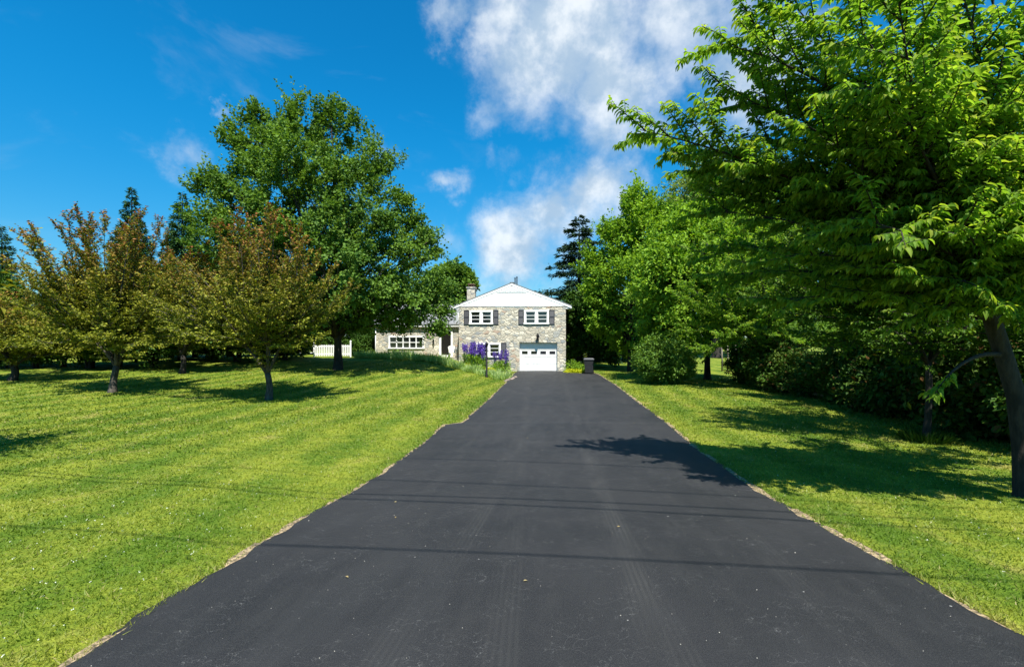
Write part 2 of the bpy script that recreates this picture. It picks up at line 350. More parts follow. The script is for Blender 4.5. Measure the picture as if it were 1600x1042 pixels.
tag(grid_obj('lawn', xs, ys, zland, M['lawn']), kind='structure', label='sunlit mown lawn with pale mowing stripes on both sides of the drive')
# driveway sheet
rng = np.random.default_rng(5)
def driveway():
    ysd = np.concatenate([np.arange(-11, 32.9, .07), [32.95]]); nu = 25; V = []; UV = []
    je = np.convolve(rng.normal(0, 1, len(ysd) + 8), np.ones(5) / 5, 'same')[:len(ysd)]; jr = np.convolve(rng.normal(0, 1, len(ysd) + 8), np.ones(5) / 5, 'same')[:len(ysd)]
    for k, y in enumerate(ysd):
        l = XL(y) + je[k] * .05 + .03 * math.sin(y * 1.7) * math.sin(y * .6); r = XR(y) + jr[k] * .05 + .035 * math.sin(y * 1.3 + 2) * math.sin(y * .5); w_ = r - l
        for t in np.r_[0, .015 / w_, .05 / w_, np.linspace(.15 / w_, 1 - .15 / w_, nu - 6), 1 - .05 / w_, 1 - .015 / w_, 1]:
            x = l + (r - l) * t
            z = hz(x, y) + .014 + .03 * math.sin(math.pi * t)
            if t in (0, 1): z -= .05
            V.append((x, y, z)); UV.append((x - .28 - .1 * y, y))
    n = len(ysd); i = np.arange(n * nu).reshape(n, nu); Fc = np.stack([i[:-1, :-1], i[:-1, 1:], i[1:, 1:], i[1:, :-1]], -1).reshape(-1, 4)
    me = bpy.data.meshes.new('driveway'); raw_mesh(me, np.array(V), Fc); me.polygons.foreach_set('use_smooth', [True] * len(Fc))
    uvl = me.uv_layers.new(name='lane'); uvl.data.foreach_set('uv', np.array(UV, np.float32)[Fc.ravel()].ravel())
    tag(link('driveway', me, None, M['asphalt']), kind='structure', label='dark sealed asphalt driveway running up to the garage')
driveway()
def edge_strip(side, name, wmul, seed, y0=-6, y1=31.5):
    r = np.random.default_rng(seed); ysd = np.arange(y0, y1, .06); n = len(ysd)
    w = np.convolve(np.abs(r.normal(0, 1, n + 12)), np.ones(7) / 7, 'same')[:n]; w = np.clip((w - .45), 0.02, 1) * wmul
    V = []
    for k, y in enumerate(ysd):
        e = XL(y) if side < 0 else XR(y)
        for j, (o, dz) in enumerate(((-.10, .002), (-.02, .004 + .01 * (w[k] > .03 * wmul / .16)), (w[k] * .5 + .005, .017 if w[k] > .04 * wmul / .16 + .004 else -.01), (w[k] + .012, -.02))):
            x = e + side * o; V.append((x, y, hz(x, y) + dz + .004 * r.random()))
    i = np.arange(n * 4).reshape(n, 4); Fc = np.stack([i[:-1, :-1], i[:-1, 1:], i[1:, 1:], i[1:, :-1]], -1).reshape(-1, 4)
    me = bpy.data.meshes.new(name); raw_mesh(me, np.array(V), Fc)
    return tag(link(name, me, None, M['soil']), kind='structure')
edge_strip(-1, 'verge_thatch', .06, 3); edge_strip(1, 'verge_thatch', .16, 4)

# ---------------------------------------------------------------- leaves
def norm(a): return a / np.maximum(np.linalg.norm(a, axis=-1, keepdims=True), 1e-9)
def leaves_mesh(name, P, A, N, L, Wd, tint, age=None, fine=False, fold=.25, droop=.0):
    """one mesh of leaf shapes; P base, A axis, N face normal"""
    n = len(P); A = norm(A); Sd = norm(np.cross(A, N)); N = np.cross(Sd, A)
    L = np.broadcast_to(np.asarray(L, float), (n,))[:, None]; Wd = np.broadcast_to(np.asarray(Wd, float), (n,))[:, None]
    if fine:
        b = P; mm = P + A * L * .5; t = P + A * L - N * L * .22
        up = N * Wd * fold
        l1 = P + A * L * .28 - Sd * Wd * .46 + up; l2 = P + A * L * .66 - Sd * Wd * .36 + up - N * L * .06
        r1 = P + A * L * .28 + Sd * Wd * .46 + up; r2 = P + A * L * .66 + Sd * Wd * .36 + up - N * L * .06
        V = np.stack([b, mm, t, l1, l2, r1, r2], 1); k = 7
        T = np.array([[0, 3, 1], [3, 4, 1], [4, 2, 1], [0, 1, 5], [5, 1, 6], [6, 1, 2]])
    else:
        t = P + A * L - N * L * droop
        V = np.stack([P, P + A * L * .45 - Sd * Wd * .5 + N * Wd * fold, t, P + A * L * .45 + Sd * Wd * .5 + N * Wd * fold], 1); k = 4
        T = np.array([[0, 1, 2], [0, 2, 3]])
    Fc = (T[None] + (np.arange(n) * k)[:, None, None]).reshape(-1, 3)
    me = bpy.data.meshes.new(name); raw_mesh(me, V.reshape(-1, 3), Fc)
    a = me.attributes.new('tint', 'FLOAT', 'POINT'); a.data.foreach_set('value', np.repeat(tint, k).astype(np.float32))
    if age is not None:
        a = me.attributes.new('age', 'FLOAT', 'POINT'); a.data.foreach_set('value', np.repeat(age, k).astype(np.float32))
    return me
LK = 1.45
def rdir(r, n): return norm(r.normal(0, 1, (n, 3)))
ORD = 'first second third fourth fifth sixth seventh eighth ninth tenth eleventh twelfth thirteenth fourteenth fifteenth sixteenth seventeenth eighteenth nineteenth twentieth twenty-first twenty-second twenty-third twenty-fourth twenty-fifth'.split()
def bez(a, b, c, n=7): return [tuple(np.array(a) * (1 - t) ** 2 + 2 * np.array(b) * t * (1 - t) + np.array(c) * t * t) for t in np.linspace(0, 1, n)]

def broad_tree(name, loc, lobes, nclump, cr, nleaf, leaf, wid, lmat, bmat, trunk_r, fork, seed, spray=0., flat=.7, up=.5, age=None, nlimb=26, lean=(0, 0), shell=.55, trunks=None, under=.35, inner=.14, **tg):
    """lobes: (dx,dy,z,rx,ry,rz) in metres about the trunk foot"""
    r = np.random.default_rng(seed); LB = np.array(lobes, float)
    wgt = (LB[:, 3] * LB[:, 4] * LB[:, 5]) ** .72; wgt /= wgt.sum()
    C = []; tries = 0
    while len(C) < nclump and tries < nclump * 30:
        tries += 1
        i = r.choice(len(LB), p=wgt); dr = rdir(r, 1)[0]
        if dr[2] < -.1 and r.random() > under: continue
        uu = r.uniform(shell, 1.0) if r.random() > inner else r.uniform(.2, .7)
        c = LB[i, :3] + dr * LB[i, 3:] * uu
        deep = False
        for j in range(len(LB)):
            if j != i and np.sum(((c - LB[j, :3]) / LB[j, 3:]) ** 2) < .35: deep = r.random() > .25
        if not deep: C.append(c)
    C = np.array(C); cen = (LB[:, :3] * wgt[:, None]).sum(0)
    cent_low = cen - np.array([0, 0, LB[:, 5].max() * .5])
    nl = np.maximum((nleaf * LK * r.uniform(.5, 1.4, len(C))).astype(int), 4); leaf = leaf * 1.22; wid = wid * 1.3; cr = cr * 1.12
    idx = np.repeat(np.arange(len(C)), nl); n = len(idx)
    rad = (cr * r.uniform(.6, 1.35, len(C)))[idx]
    out = norm(C - cent_low)[idx]
    ball = rdir(r, n) * (r.random((n, 1)) ** .45)
    ball[:, 2] *= flat
    P = C[idx] + ball * rad[:, None]
    kd = None
    if spray:        # most leaves sit on shoots that run outwards from the clump
        NS = 7; ts = r.random(n) ** .85; tw = r.integers(0, NS, n)
        key = rdir(r, len(C) * NS).reshape(len(C), NS, 3); key[..., 2] *= flat; kd = key[idx, tw]; ln = r.uniform(.5, 1.25, (len(C), NS))[idx, tw][:, None]
        dirs = norm(out * .75 + kd * .85 + np.array([0, 0, up * .6]))
        Ps = C[idx] + kd * rad[:, None] * .35 + dirs * ts[:, None] * ln * spray * rad[:, None] * 1.5 + np.array([0, 0, (-.12 if up < .6 else .05)]) * (ts[:, None] ** 2) * rad[:, None] + r.normal(0, leaf * .42, (n, 3))
        sel = r.random(n) < .72; P[sel] = Ps[sel]
    A = norm(out * .5 + ball * .5 + r.normal(0, .55, (n, 3)) + np.array([0, 0, -.15]))
    N = norm(np.array([0, 0, 1.0]) * .9 + out * .5 + r.normal(0, .55, (n, 3)))
    ct = r.random(len(C)); tint = np.clip(.25 + .5 * ct[idx] + r.normal(0, .22, n), 0, 1)
    ag = None
    if age is not None:
        hh = (P[:, 2] - P[:, 2].min()) / np.ptp(P[:, 2]); ag = np.clip(age(hh, r, n) + .35 * (r.random(len(C))[idx] - .5) * (hh > .1), 0, 1)
    sz = r.uniform(.7, 1.3, n)
    me = leaves_mesh(name + '_crown', P, A, N, leaf * sz, wid * sz, tint, ag, droop=.1)
    root = empty(name, loc, **tg)
    link('crown', me, root, lmat)
    # trunk and limbs
    mb = MB(); tops = []
    for (tx, ty, tr, tf) in (trunks or [(0, 0, trunk_r, fork)]):
        top = np.array([tx * 2 + lean[0], ty * 2 + lean[1], tf]); ctop = np.array([cen[0] * .8 + tx * 3, cen[1] * .8 + ty * 3, (LB[:, 2] + LB[:, 5]).max() - .9])
        b = bez((tx, ty, 0), (tx + lean[0] * .3, ty + lean[1] * .3, tf * .6), top, 6)
        up2 = bez(top, (top + np.array([0, 0, (ctop[2] - tf) * .5])), ctop, 7)
        rr = [tr * 1.55, tr * 1.15] + [tr * (1 - .05 * k) for k in range(4)]
        rr2 = [tr * .75 * (1 - .14 * k) for k in range(1, 7)]
        pts = [(b[0][0], b[0][1], -.25), (b[0][0], b[0][1], .12)] + b[1:] + up2[1:]
        rad_ = [tr * 1.7, tr * 1.3] + rr[1:] + rr2
        pts = [tuple(np.array(p) + r.normal(0, tr * .08, 3) * (i > 1)) for i, p in enumerate(pts)]
        mb.tube(pts, rad_, 10); tops.append((pts[2:], rad_[2:]))
    sub = C[r.choice(len(C), min(nlimb, len(C)), replace=False)]
    limbs = []
    for k, c in enumerate(sub):
        pts, rad_ = tops[k % len(tops)]
        lo = len(pts) - 8; hi = len(pts) - 2
        j = int(np.clip(lo + r.integers(0, 7), 1, hi)); zt = pts[j][2]
        if c[2] < zt + .1: j = lo + 1
        s0 = np.array(pts[j]); r0 = rad_[j] * r.uniform(.4, .62)
        dv = c - s0; mid = s0 + dv * .5 + np.array([0, 0, .12 * np.linalg.norm(dv)]) + r.normal(0, .06, 3) * np.linalg.norm(dv)
        lp = bez(s0, mid, c, 7); lr = [max(r0 * (1 - .86 * t), .008) for t in np.linspace(0, 1, 7)]
        mb.tube(lp, lr, 6); limbs.append((lp, lr))
    for c in C[r.choice(len(C), min(nlimb * 4, len(C)), replace=False)]:      # secondaries
        best = min(limbs, key=lambda q: np.linalg.norm(np.array(q[0][4]) - c)); j = r.integers(2, 6)
        s0 = np.array(best[0][j]); dv = c - s0
        lp = bez(s0, s0 + dv * .5 + r.normal(0, .1, 3) * np.linalg.norm(dv), c, 5); r0 = best[1][j] * .55
        mb.tube(lp, [max(r0 * (1 - .8 * t), .006) for t in np.linspace(0, 1, 5)], 5)
    mb.build('trunk', bmat, root)
    return root
def conifer(name, loc, h, rad, seed, lmat, levels=34, per=9, droop=.25, base=.06, leaf=.16, dens=26, gap=.0, power=.85, **tg):
    r = np.random.default_rng(seed); root = empty(name, loc, **tg); mb = MB()
    mb.tube([(0, 0, -.2), (0, 0, h * .3), (0, 0, h * .7), (0, 0, h)], [h * .022, h * .016, h * .008, .01], 8)
    P = []; A = []
    for i in range(levels):
        t = (i + r.random() * .8) / levels; z = h * (base + (1 - base) * t); R0 = rad * (1 - t) ** power * r.uniform(.8, 1.12) + .05
        for k in range(max(3, int(per * (1 - t * .5)))):
            if r.random() < gap: continue
            an = r.random() * 6.283; ln = R0 * r.uniform(.65, 1.12); d = np.array([math.cos(an), math.sin(an), 0])
            tip = np.array([0, 0, z]) + d * ln + np.array([0, 0, -droop * ln + .12 * ln]); mid = np.array([0, 0, z]) + d * ln * .5 + np.array([0, 0, -droop * ln * .65])
            b = np.array(bez((0, 0, z), mid, tip, 6))
            if k % 2 == 0: mb.tube(b, [max(.035 * (1 - t), .008) * (1 - .15 * q) for q in range(6)], 4, False)
            m = max(4, int(dens * ln)); s = r.random(m) ** .7 * 5; j = np.minimum(s.astype(int), 4); fr = (s - j)[:, None]
            p = b[j] * (1 - fr) + b[j + 1] * fr; side = np.cross(d, [0, 0, 1]); w = (.30 * ln * (1.1 - s / 5.5))[:, None]
            off = r.uniform(-1, 1, (m, 1)); p = p + side * off * w + np.array([0, 0, 1]) * r.normal(-.04, .05, (m, 1)) * (1 + ln * .3)
            P.append(p); A.append(d * .8 + side * off * .8 + r.normal(0, .25, (m, 3)) + np.array([0, 0, -.1]))
    P = np.concatenate(P); A = np.concatenate(A); n = len(P)
    N = norm(np.array([0, 0, 1.]) + r.normal(0, .45, (n, 3)))
    me = leaves_mesh(name + '_crown', P, A, N, leaf * r.uniform(.7, 1.5, n), leaf * .38, np.clip(r.normal(.45, .28, n), 0, 1), droop=.15)
    link('crown', me, root, lmat); mb.build('trunk', M['barkB'], root)
    return root
def px2(px, d): return (px - 800) / F * d
def foot(px, d): x = px2(px, d); return (x, d, hz(x, d))
def lobes_px(px0, d, L):
    """lobes given as photo px, py, radius px (x, z), depth offset m -> metres about the foot"""
    x0, y0, z0 = foot(px0, d); out = []
    for q in L:
        px, py, rx, rz = q[:4]; dy = q[4] if len(q) > 4 else 0; ry = q[5] if len(q) > 5 else None
        dd = d + dy; s = dd / F
        out.append(((px - 800) * s - x0, dy, H + (HOR - py) * s - z0, rx * s, (ry if ry else max((rx + rz) / 2, rx * .92) * s), rz * s))
    return out

def branch_tree(name, loc, lobes, ntip, shoot, leaf, wid, lmat, bmat, trunk_r, fork, seed, rise=.3, hang=.1, zr=(-.2, .6), step=.2, lstep=.024, age=None, bow=.04, keep=1., low=None, **tg):
    """limbs run from the fork to the edge of the crown and carry side shoots with the leaves along them"""
    r = np.random.default_rng(seed); LB = np.array(lobes, float); root = empty(name, loc, **tg); mb = MB()
    w = (LB[:, 3] * LB[:, 4] * LB[:, 5]) ** .6; w /= w.sum(); tips = []; k = 0
    while len(tips) < ntip and k < 5000:
        k += 1; i = r.choice(len(LB), p=w); dr = rdir(r, 1)[0]; c = LB[i, :3] + dr * LB[i, 3:] * r.uniform(.7, .98)
        if any(np.sum(((c - LB[j, :3]) / LB[j, 3:]) ** 2) < .5 for j in range(len(LB)) if j != i) and r.random() < .8: continue
        if dr[2] < -.3 and r.random() < .6: continue
        if tips and min(np.linalg.norm(c - t) for t in tips) < .25 * LB[:, 3].mean(): continue
        tips.append(c)
    tpt = np.array([.0, 0, fork]) + r.normal(0, .05, 3) * [1, 1, 0]
    b = bez((0, 0, .1), (r.normal(0, .08), r.normal(0, .08), fork * .5), tpt, 5)
    mb.tube([(0, 0, -.25)] + b, [trunk_r * 1.7, trunk_r * 1.35, trunk_r * 1.08, trunk_r, trunk_r * .97, trunk_r * .95], 12)
    n0 = 5; mains = []
    tips = sorted(tips, key=lambda t: math.atan2(t[1], t[0]))
    groups = [tips[i::1][:0] for i in range(n0)]
    for q, t in enumerate(tips): groups[int(q * n0 / len(tips))].append(t)
    P = []; A = []; N = []; T = []
    def shootf(p0, dr, ln, rad, depth):
        n = max(3, int(ln / .11)); pts = [np.array(p0)]; dv = norm(np.array(dr))
        for q in range(n):
            dv = norm(dv + np.array([0, 0, (rise - .9 * hang * q / n) * .11]) + r.normal(0, .06, 3)); pts.append(pts[-1] + dv * ln / n)
        if rad > .0035: mb.tube(pts[::2] if len(pts) > 5 else pts, [max(rad * (1 - .85 * i / len(pts)), .0025) for i in range(0, len(pts), 2 if len(pts) > 5 else 1)], 3, False)
        pa = np.array(pts)
        if depth < 2:
            m = int(ln / .15)
            for q in range(m):
                t = (q + .4 + r.random() * .6) / m; j = min(int(t * n), n - 1); fw = norm(pa[j + 1] - pa[j]); sd = norm(np.cross(fw, [0, 0, 1.001])) * (1 if q % 2 else -1)
                shootf(pa[j], fw * .8 + sd * r.uniform(.3, .9) + np.array([0, 0, r.uniform(*zr)]), ln * .45 * (1.2 - t * .7) * r.uniform(.7, 1.25), rad * .5, depth + 1)
        m = int(ln / lstep); ts = np.linspace(.05, 1, m); j = np.minimum((ts * n).astype(int), n - 1); bb = pa[j] + (pa[j + 1] - pa[j]) * ((ts * n) - j)[:, None].clip(0, 1)
        fw = norm(pa[j + 1] - pa[j]); sd = norm(np.cross(fw, [0, 0, 1.001])) * np.where(np.arange(m) % 2, 1, -1)[:, None]
        P.append(bb + r.normal(0, .01, (m, 3))); A.append(fw * .5 + sd * .7 + np.array([0, 0, -hang]) + r.normal(0, .35, (m, 3))); N.append(np.array([0, 0, .8]) + sd * .3 + r.normal(0, .5, (m, 3))); T.append(ts * (depth >= 1))
    for gsel in groups:
        if not gsel: continue
        ctr = np.mean(gsel, 0); kn = tpt + (ctr - tpt) * .33; kn[2] = max(kn[2], tpt[2] + .25)
        s1 = bez(tpt - np.array([0, 0, .05]), tpt + (kn - tpt) * .5 + np.array([0, 0, .1]), kn, 5); R1 = trunk_r * .62
        mb.tube(s1, [R1 * (1 - .09 * q) for q in range(5)], 8)
        for q in range(4):
            p0 = np.array(s1[1 + q]); dd_ = rdir(r, 1)[0]; dd_[2] = abs(dd_[2]) * .4 - .05; shootf(p0, dd_, shoot * .9, .01, 1)
        for c in gsel:
            dv = c - kn; L_ = np.linalg.norm(dv); mid = kn + dv * .45 + np.array([0, 0, bow * L_]) + r.normal(0, .06, 3) * L_
            bb = np.array(bez(kn, mid, c, 10)); r0 = min(R1 * .5, .012 + .011 * L_); mb.tube(bb, [max(r0 * (1 - .92 * t), .005) for t in np.linspace(0, 1, 10)], 6, False)
            m = max(3, int(L_ / step))
            for q in range(m):
                t = .12 + .88 * (q + r.random() * .7) / m; j = min(int(t * 9), 8); p0 = bb[j] + (bb[j + 1] - bb[j]) * (t * 9 - j); fw = norm(bb[j + 1] - bb[j]); sd = norm(np.cross(fw, [0, 0, 1.001])) * (1 if q % 2 else -1)
                if r.random() > keep: continue
                shootf(p0, fw * .8 + sd * r.uniform(.3, 1.) + np.array([0, 0, r.uniform(*zr)]), shoot * (1.15 - .5 * t) * r.uniform(.6, 1.2), .011, 1)
            shootf(bb[-2], bb[-1] - bb[-2] + np.array([0, 0, .05]), shoot * 1.0, .009, 1)
    P = np.concatenate(P); n = len(P); tt = np.concatenate(T); print(name, 'leaves', n)
    z = P[:, 2]; h = (z - z.min()) / np.ptp(z); ag = age(h, r, n, tt) if age else (tt > .85) * r.random(n) * .5; sz = r.uniform(.7, 1.25, n)
    link('crown', leaves_mesh(name + '_crown', P, np.concatenate(A), norm(np.concatenate(N)), leaf * sz, wid * sz, np.clip(r.normal(.5, .27, n), 0, 1), np.clip(ag, 0, 1), droop=.12), root, lmat)
    mb.build('trunk', bmat, root); return root
# ---------------------------------------------------------------- the house
TH = math.atan(.098)
house = empty('stone_house', (-3.85, 33.0, -.65), -TH, label='fieldstone house with white gable and white garage door at the end of the drive', cat='house')
def rect_wall(mb, x0, x1, z0, z1, y0, y1, holes):
    """wall slab with openings: sorted boxes around rectangular holes (x0,x1,z0,z1)"""
    xc = sorted({x0, x1, *[h[0] for h in holes], *[h[1] for h in holes]}); zc = sorted({z0, z1, *[h[2] for h in holes], *[h[3] for h in holes]})
    # build as grid cells sharing vertices (front + back), jambs added
    nx, nz = len(xc), len(zc); hole = lambda i, j: any(h[0] - 1e-6 <= xc[i] and xc[i + 1] <= h[1] + 1e-6 and h[2] - 1e-6 <= zc[j] and zc[j + 1] <= h[3] + 1e-6 for h in holes)
    V = [(x, y, z) for y in (y0, y1) for z in zc for x in xc]; id_ = lambda b, j, i: b * nx * nz + j * nx + i; Fs = []
    solid = lambda i, j: 0 <= i < nx - 1 and 0 <= j < nz - 1 and not hole(i, j)
    for j in range(nz - 1):
        for i in range(nx - 1):
            if not solid(i, j): continue
            Fs.append((id_(0, j, i), id_(0, j, i + 1), id_(0, j + 1, i + 1), id_(0, j + 1, i))); Fs.append((id_(1, j, i), id_(1, j + 1, i), id_(1, j + 1, i + 1), id_(1, j, i + 1)))
            if not solid(i - 1, j): Fs.append((id_(0, j, i), id_(0, j + 1, i), id_(1, j + 1, i), id_(1, j, i)))
            if not solid(i + 1, j): Fs.append((id_(0, j, i + 1), id_(1, j, i + 1), id_(1, j + 1, i + 1), id_(0, j + 1, i + 1)))
            if not solid(i, j - 1): Fs.append((id_(0, j, i), id_(1, j, i), id_(1, j, i + 1), id_(0, j, i + 1)))
            if not solid(i, j + 1): Fs.append((id_(0, j + 1, i), id_(0, j + 1, i + 1), id_(1, j + 1, i + 1), id_(1, j + 1, i)))
    mb.add(V, Fs)
BW, BD = 7.7, 8.6
GZ = 4.62; PZ = 6.14
wins = [(.80, 2.46, 3.36, 4.34), (4.76, 6.48, 3.36, 4.34), (1.30, 3.04, .98, 2.0)]
gd = (4.40, 7.10, -.02, 2.05)
mb = MB(); rect_wall(mb, 0, BW, -.5, GZ, 0, .28, wins + [(gd[0], gd[1], -.02, gd[3])])
mb.box(0, .28, .28, BD, -.5, GZ); mb.box(BW - .28, BW, .28, BD, -.5, GZ); mb.box(.28, BW - .28, BD - .28, BD, -.5, GZ)
mb.build('wall', M['stone'], house)
mb = MB(); mb.box(.3, BW - .3, .5, BD - .3, 2.3, 2.4); mb.build('inner_floor', M['black'], house)
# quoin-like lintel stones
mb = MB()
for x0, x1, z in ((.55, 2.72, 4.36), (4.5, 6.75, 4.36), (4.15, 7.3, 2.07)): mb.box(x0, x1, -.012, .1, z, z + (.2 if z > 4 else .0) + .02)
# gable: clapboards as real steps
mb = MB(); nb = 11; half = BW / 2 + .03
for k in range(nb):
    z0 = GZ + .02 + (PZ - GZ - .1) * k / nb; z1 = GZ + .02 + (PZ - GZ - .1) * (k + 1) / nb
    w0 = half * (1 - (z0 - GZ) / (PZ - GZ)); w1 = half * (1 - (z1 - GZ) / (PZ - GZ)); cx = BW / 2
    mb.add([(cx - w0, -.028, z0), (cx + w0, -.028, z0), (cx + w1, -.014, z1), (cx - w1, -.014, z1), (cx - w0, .0, z0), (cx + w0, .0, z0)], [(0, 1, 2, 3), (0, 4, 5, 1)])
gab = mb.build('gable', M['siding'], house)
mb = MB(); vz = 5.62; vw = half * (1 - (vz - GZ) / (PZ - GZ)) * .80; cx = BW / 2
mb.prism([(cx - vw, vz), (cx + vw, vz), (cx + vw, vz + .03), (cx - vw, vz + .03)], -.045, -.02)
for k in range(4):
    z = vz + .07 + k * .07; w = vw * (1 - (k + .8) / 5.6); mb.box(cx - w, cx + w, -.04, -.02, z, z + .045)
mb.build('gable_vent', M['white'], house)
# fascia boards of the rake + soffit + roof
ov = .34; fr = .02
sl_ = (PZ - GZ) / half
ez = GZ - ov * sl_ + .02
mb = MB()
for s in (-1, 1):
    xe = cx + s * (half + ov)
    poly = [(cx, PZ - .02), (xe, ez - .02), (xe, ez + .15), (cx, PZ + .16)]
    if s > 0: poly = poly[::-1]
    mb.prism(poly, -fr - .02, -fr + .02)
mb.build('fascia', M['white'], house)
mb = MB()
for s in (-1, 1):
    xe = cx + s * (half + ov)
    poly = [(cx, PZ + .03), (xe - s * .02, ez + .02), (xe - s * .02, ez + .07), (cx, PZ + .08)]
    if s > 0: poly = poly[::-1]
    mb.prism(poly, -fr + .022, BD + .2)
mb.build('soffit', M['white'], house)
mb = MB()
for s in (-1, 1):
    xe = cx + s * (half + ov + .06)
    poly = [(cx, PZ + .165), (xe, ez + .125), (xe, ez + .17), (cx, PZ + .21)]
    if s > 0: poly = poly[::-1]
    mb.prism(poly, -fr - .035, BD + .25)
mb.box(cx - .15, cx + .15, -fr - .037, BD + .25, PZ + .19, PZ + .225)
roof = mb.build('roof', M['shingle'], house)
mb = MB()
for dx, zt in ((-.09, 7.12), (.06, 7.2)): mb.tube([(cx + dx, 3.6, 6.2), (cx + dx, 3.6, zt)], .042, 8); mb.tube([(cx + dx, 3.6, zt - .04), (cx + dx, 3.6, zt + .03)], .06, 8)
mb.build('vent_pipe', M['black'], roof)
for x in (-.36, BW + .36):
    mb = MB(); mb.box(x - .06, x + .06, -fr, BD, ez - .01, ez + .11); mb.build('gutter', M['white'], house)
mb = MB(); mb.tube([(-.30, .1, ez), (-.28, .1, ez - .12), (-.08, .12, ez - .35), (-.08, .12, 3.7), (-.14, .14, 3.55), (-.25, .3, 3.45)], .045, 8); mb.build('downspout', M['white'], house)
for x in (-.42, BW + .001): mb = MB(); mb.box(x, x + .419, -fr + .03, .3, ez - .06, GZ - .06); mb.build('eave_return', M['white'], house)
def window(parent, x0, x1, z0, z1, y, cols=2, kind='double', blind=True):
    """frame fills the opening, stands a little proud of the stone"""
    mb = MB(); t = .10
    mb.box(x0 - .02, x1 + .02, y - .05, y + .12, z1 - t, z1 + .02)
    mb.box(x0 - .02, x0 + t, y - .048, y + .12, z0 + t, z1 - t - .001); mb.box(x1 - t, x1 + .02, y - .048, y + .12, z0 + t, z1 - t - .001)
    w = (x1 - x0 - 2 * t)
    if kind == 'double':
        xm = (x0 + x1) / 2; mb.box(xm - .09, xm + .09, y - .045, y + .118, z0 + t, z1 - t - .001)
        for s0, s1 in ((x0 + t, xm - .09), (xm + .09, x1 - t)):
            for k in (1, 2): zz = z0 + t + (z1 - z0 - 2 * t) * k / 3; mb.box(s0 + .001, s1 - .001, y + .015, y + .05, zz - .018, zz + .018)
            for xx in (s0 + .001, s1 - .036): mb.box(xx, xx + .035, y + .01, y + .055, z0 + t + .001, z1 - t - .002)
    else:
        for k in range(1, cols): xx = x0 + t + w * k / cols; mb.box(xx - .035, xx + .035, y - .03, y + .1, z0 + t, z1 - t - .001)
        zz = (z0 + z1) / 2
        for k in range(cols):
            a = x0 + t + w * k / cols + (.035 if k else 0); b = x0 + t + w * (k + 1) / cols - (.035 if k < cols - 1 else 0)
            mb.box(a + .001, b - .001, y + .0, y + .06, zz - .028, zz + .028)
    wdw = mb.build('window', M['white'], parent)
    s = MB(); s.box(x0 - .06, x1 + .06, y - .09, y + .12, z0, z0 + t - .002); s.build('sill', M['white'], wdw)
    gl = MB(); gl.box(x0 + .02, x1 - .02, y + .075, y + .083, z0 + .02, z1 - .02); gl.build('pane', M['glass'], wdw)
    return wdw
def shutter(parent, x0, x1, z0, z1, y):
    mb = MB(); mb.box(x0, x0 + .05, y - .045, y - .004, z0, z1); mb.box(x1 - .05, x1, y - .045, y - .004, z0, z1)
    for z in (z0, (z0 + z1) / 2 - .03, z1 - .06): mb.box(x0 + .05, x1 - .05, y - .044, y - .006, z, z + .06)
    n = int((z1 - z0) / .07)
    for k in range(n):
        z = z0 + .06 + (z1 - z0 - .12) * k / n
        mb.add([(x0 + .05, y - .038, z), (x1 - .05, y - .038, z), (x1 - .05, y - .012, z + .065), (x0 + .05, y - .012, z + .065)], [(0, 1, 2, 3)])
    return mb.build('shutter', M['shutter'], parent)
for (a, b, c, d_) in wins:
    w_ = window(house, a, b, c, d_, 0.0)
    shutter(house, a - .43, a - .05, c - .02, d_ + .04, 0.0); shutter(house, b + .05, b + .43, c - .02, d_ + .04, 0.0)
# garage door: recessed sectional door
gx0, gx1, gz1 = gd[0], gd[1], gd[3]; gy = .25
mb = MB(); nh = 4; hh = (gz1 - .04) / nh; ws = []
for k in range(nh):
    z0 = k * hh + .012; z1 = (k + 1) * hh - .012
    if k != 2: mb.box(gx0 + .03, gx1 - .03, gy, gy + .05, z0, z1)
    else:
        holes = [(gx0 + .03 + (gx1 - gx0 - .06) * (q + .2) / 4, gx0 + .03 + (gx1 - gx0 - .06) * (q + .83) / 4, 1.2, 1.43) for q in range(4)]
        rect_wall(mb, gx0 + .03, gx1 - .03, z0, z1, gy, gy + .05, holes); ws = holes
    if k != 2:
        for q in range(4):
            a = gx0 + .03 + (gx1 - gx0 - .06) * (q + .08) / 4; b = gx0 + .03 + (gx1 - gx0 - .06) * (q + .92) / 4
            mb.box(a, b, gy - .008, gy - .002, z0 + .07, z1 - .07)
mb.box(gx0 + .03, gx1 - .03, gy + .03, gy + .045, .0, gz1 - .62 - .0 if False else 1.0)
gdo = mb.build('garage_door', M['white'], house)
for (a, b, c, d_) in ws:
    q_ = MB(); q_.box(a - .01, b + .01, gy + .02, gy + .026, c - .01, d_ + .01); q_.build('pane', M['glass'], gdo)
mb = MB(); mb.box(gx0 - .001 + .002, gx0 + .028, gy - .02, gy + .08, 0, gz1 - .002); mb.box(gx1 - .028, gx1 - .001, gy - .02, gy + .08, 0, gz1 - .002); mb.box(gx0 + .03, gx1 - .03, gy - .02, gy + .08, gz1 - .035, gz1 - .002)
mb.build('door_jamb', M['white'], house)
q_ = MB(); q_.box(gx0 + .002, gx1 - .002, .29, .33, 0, 2.2); q_.build('garage_back', M['black'], house)
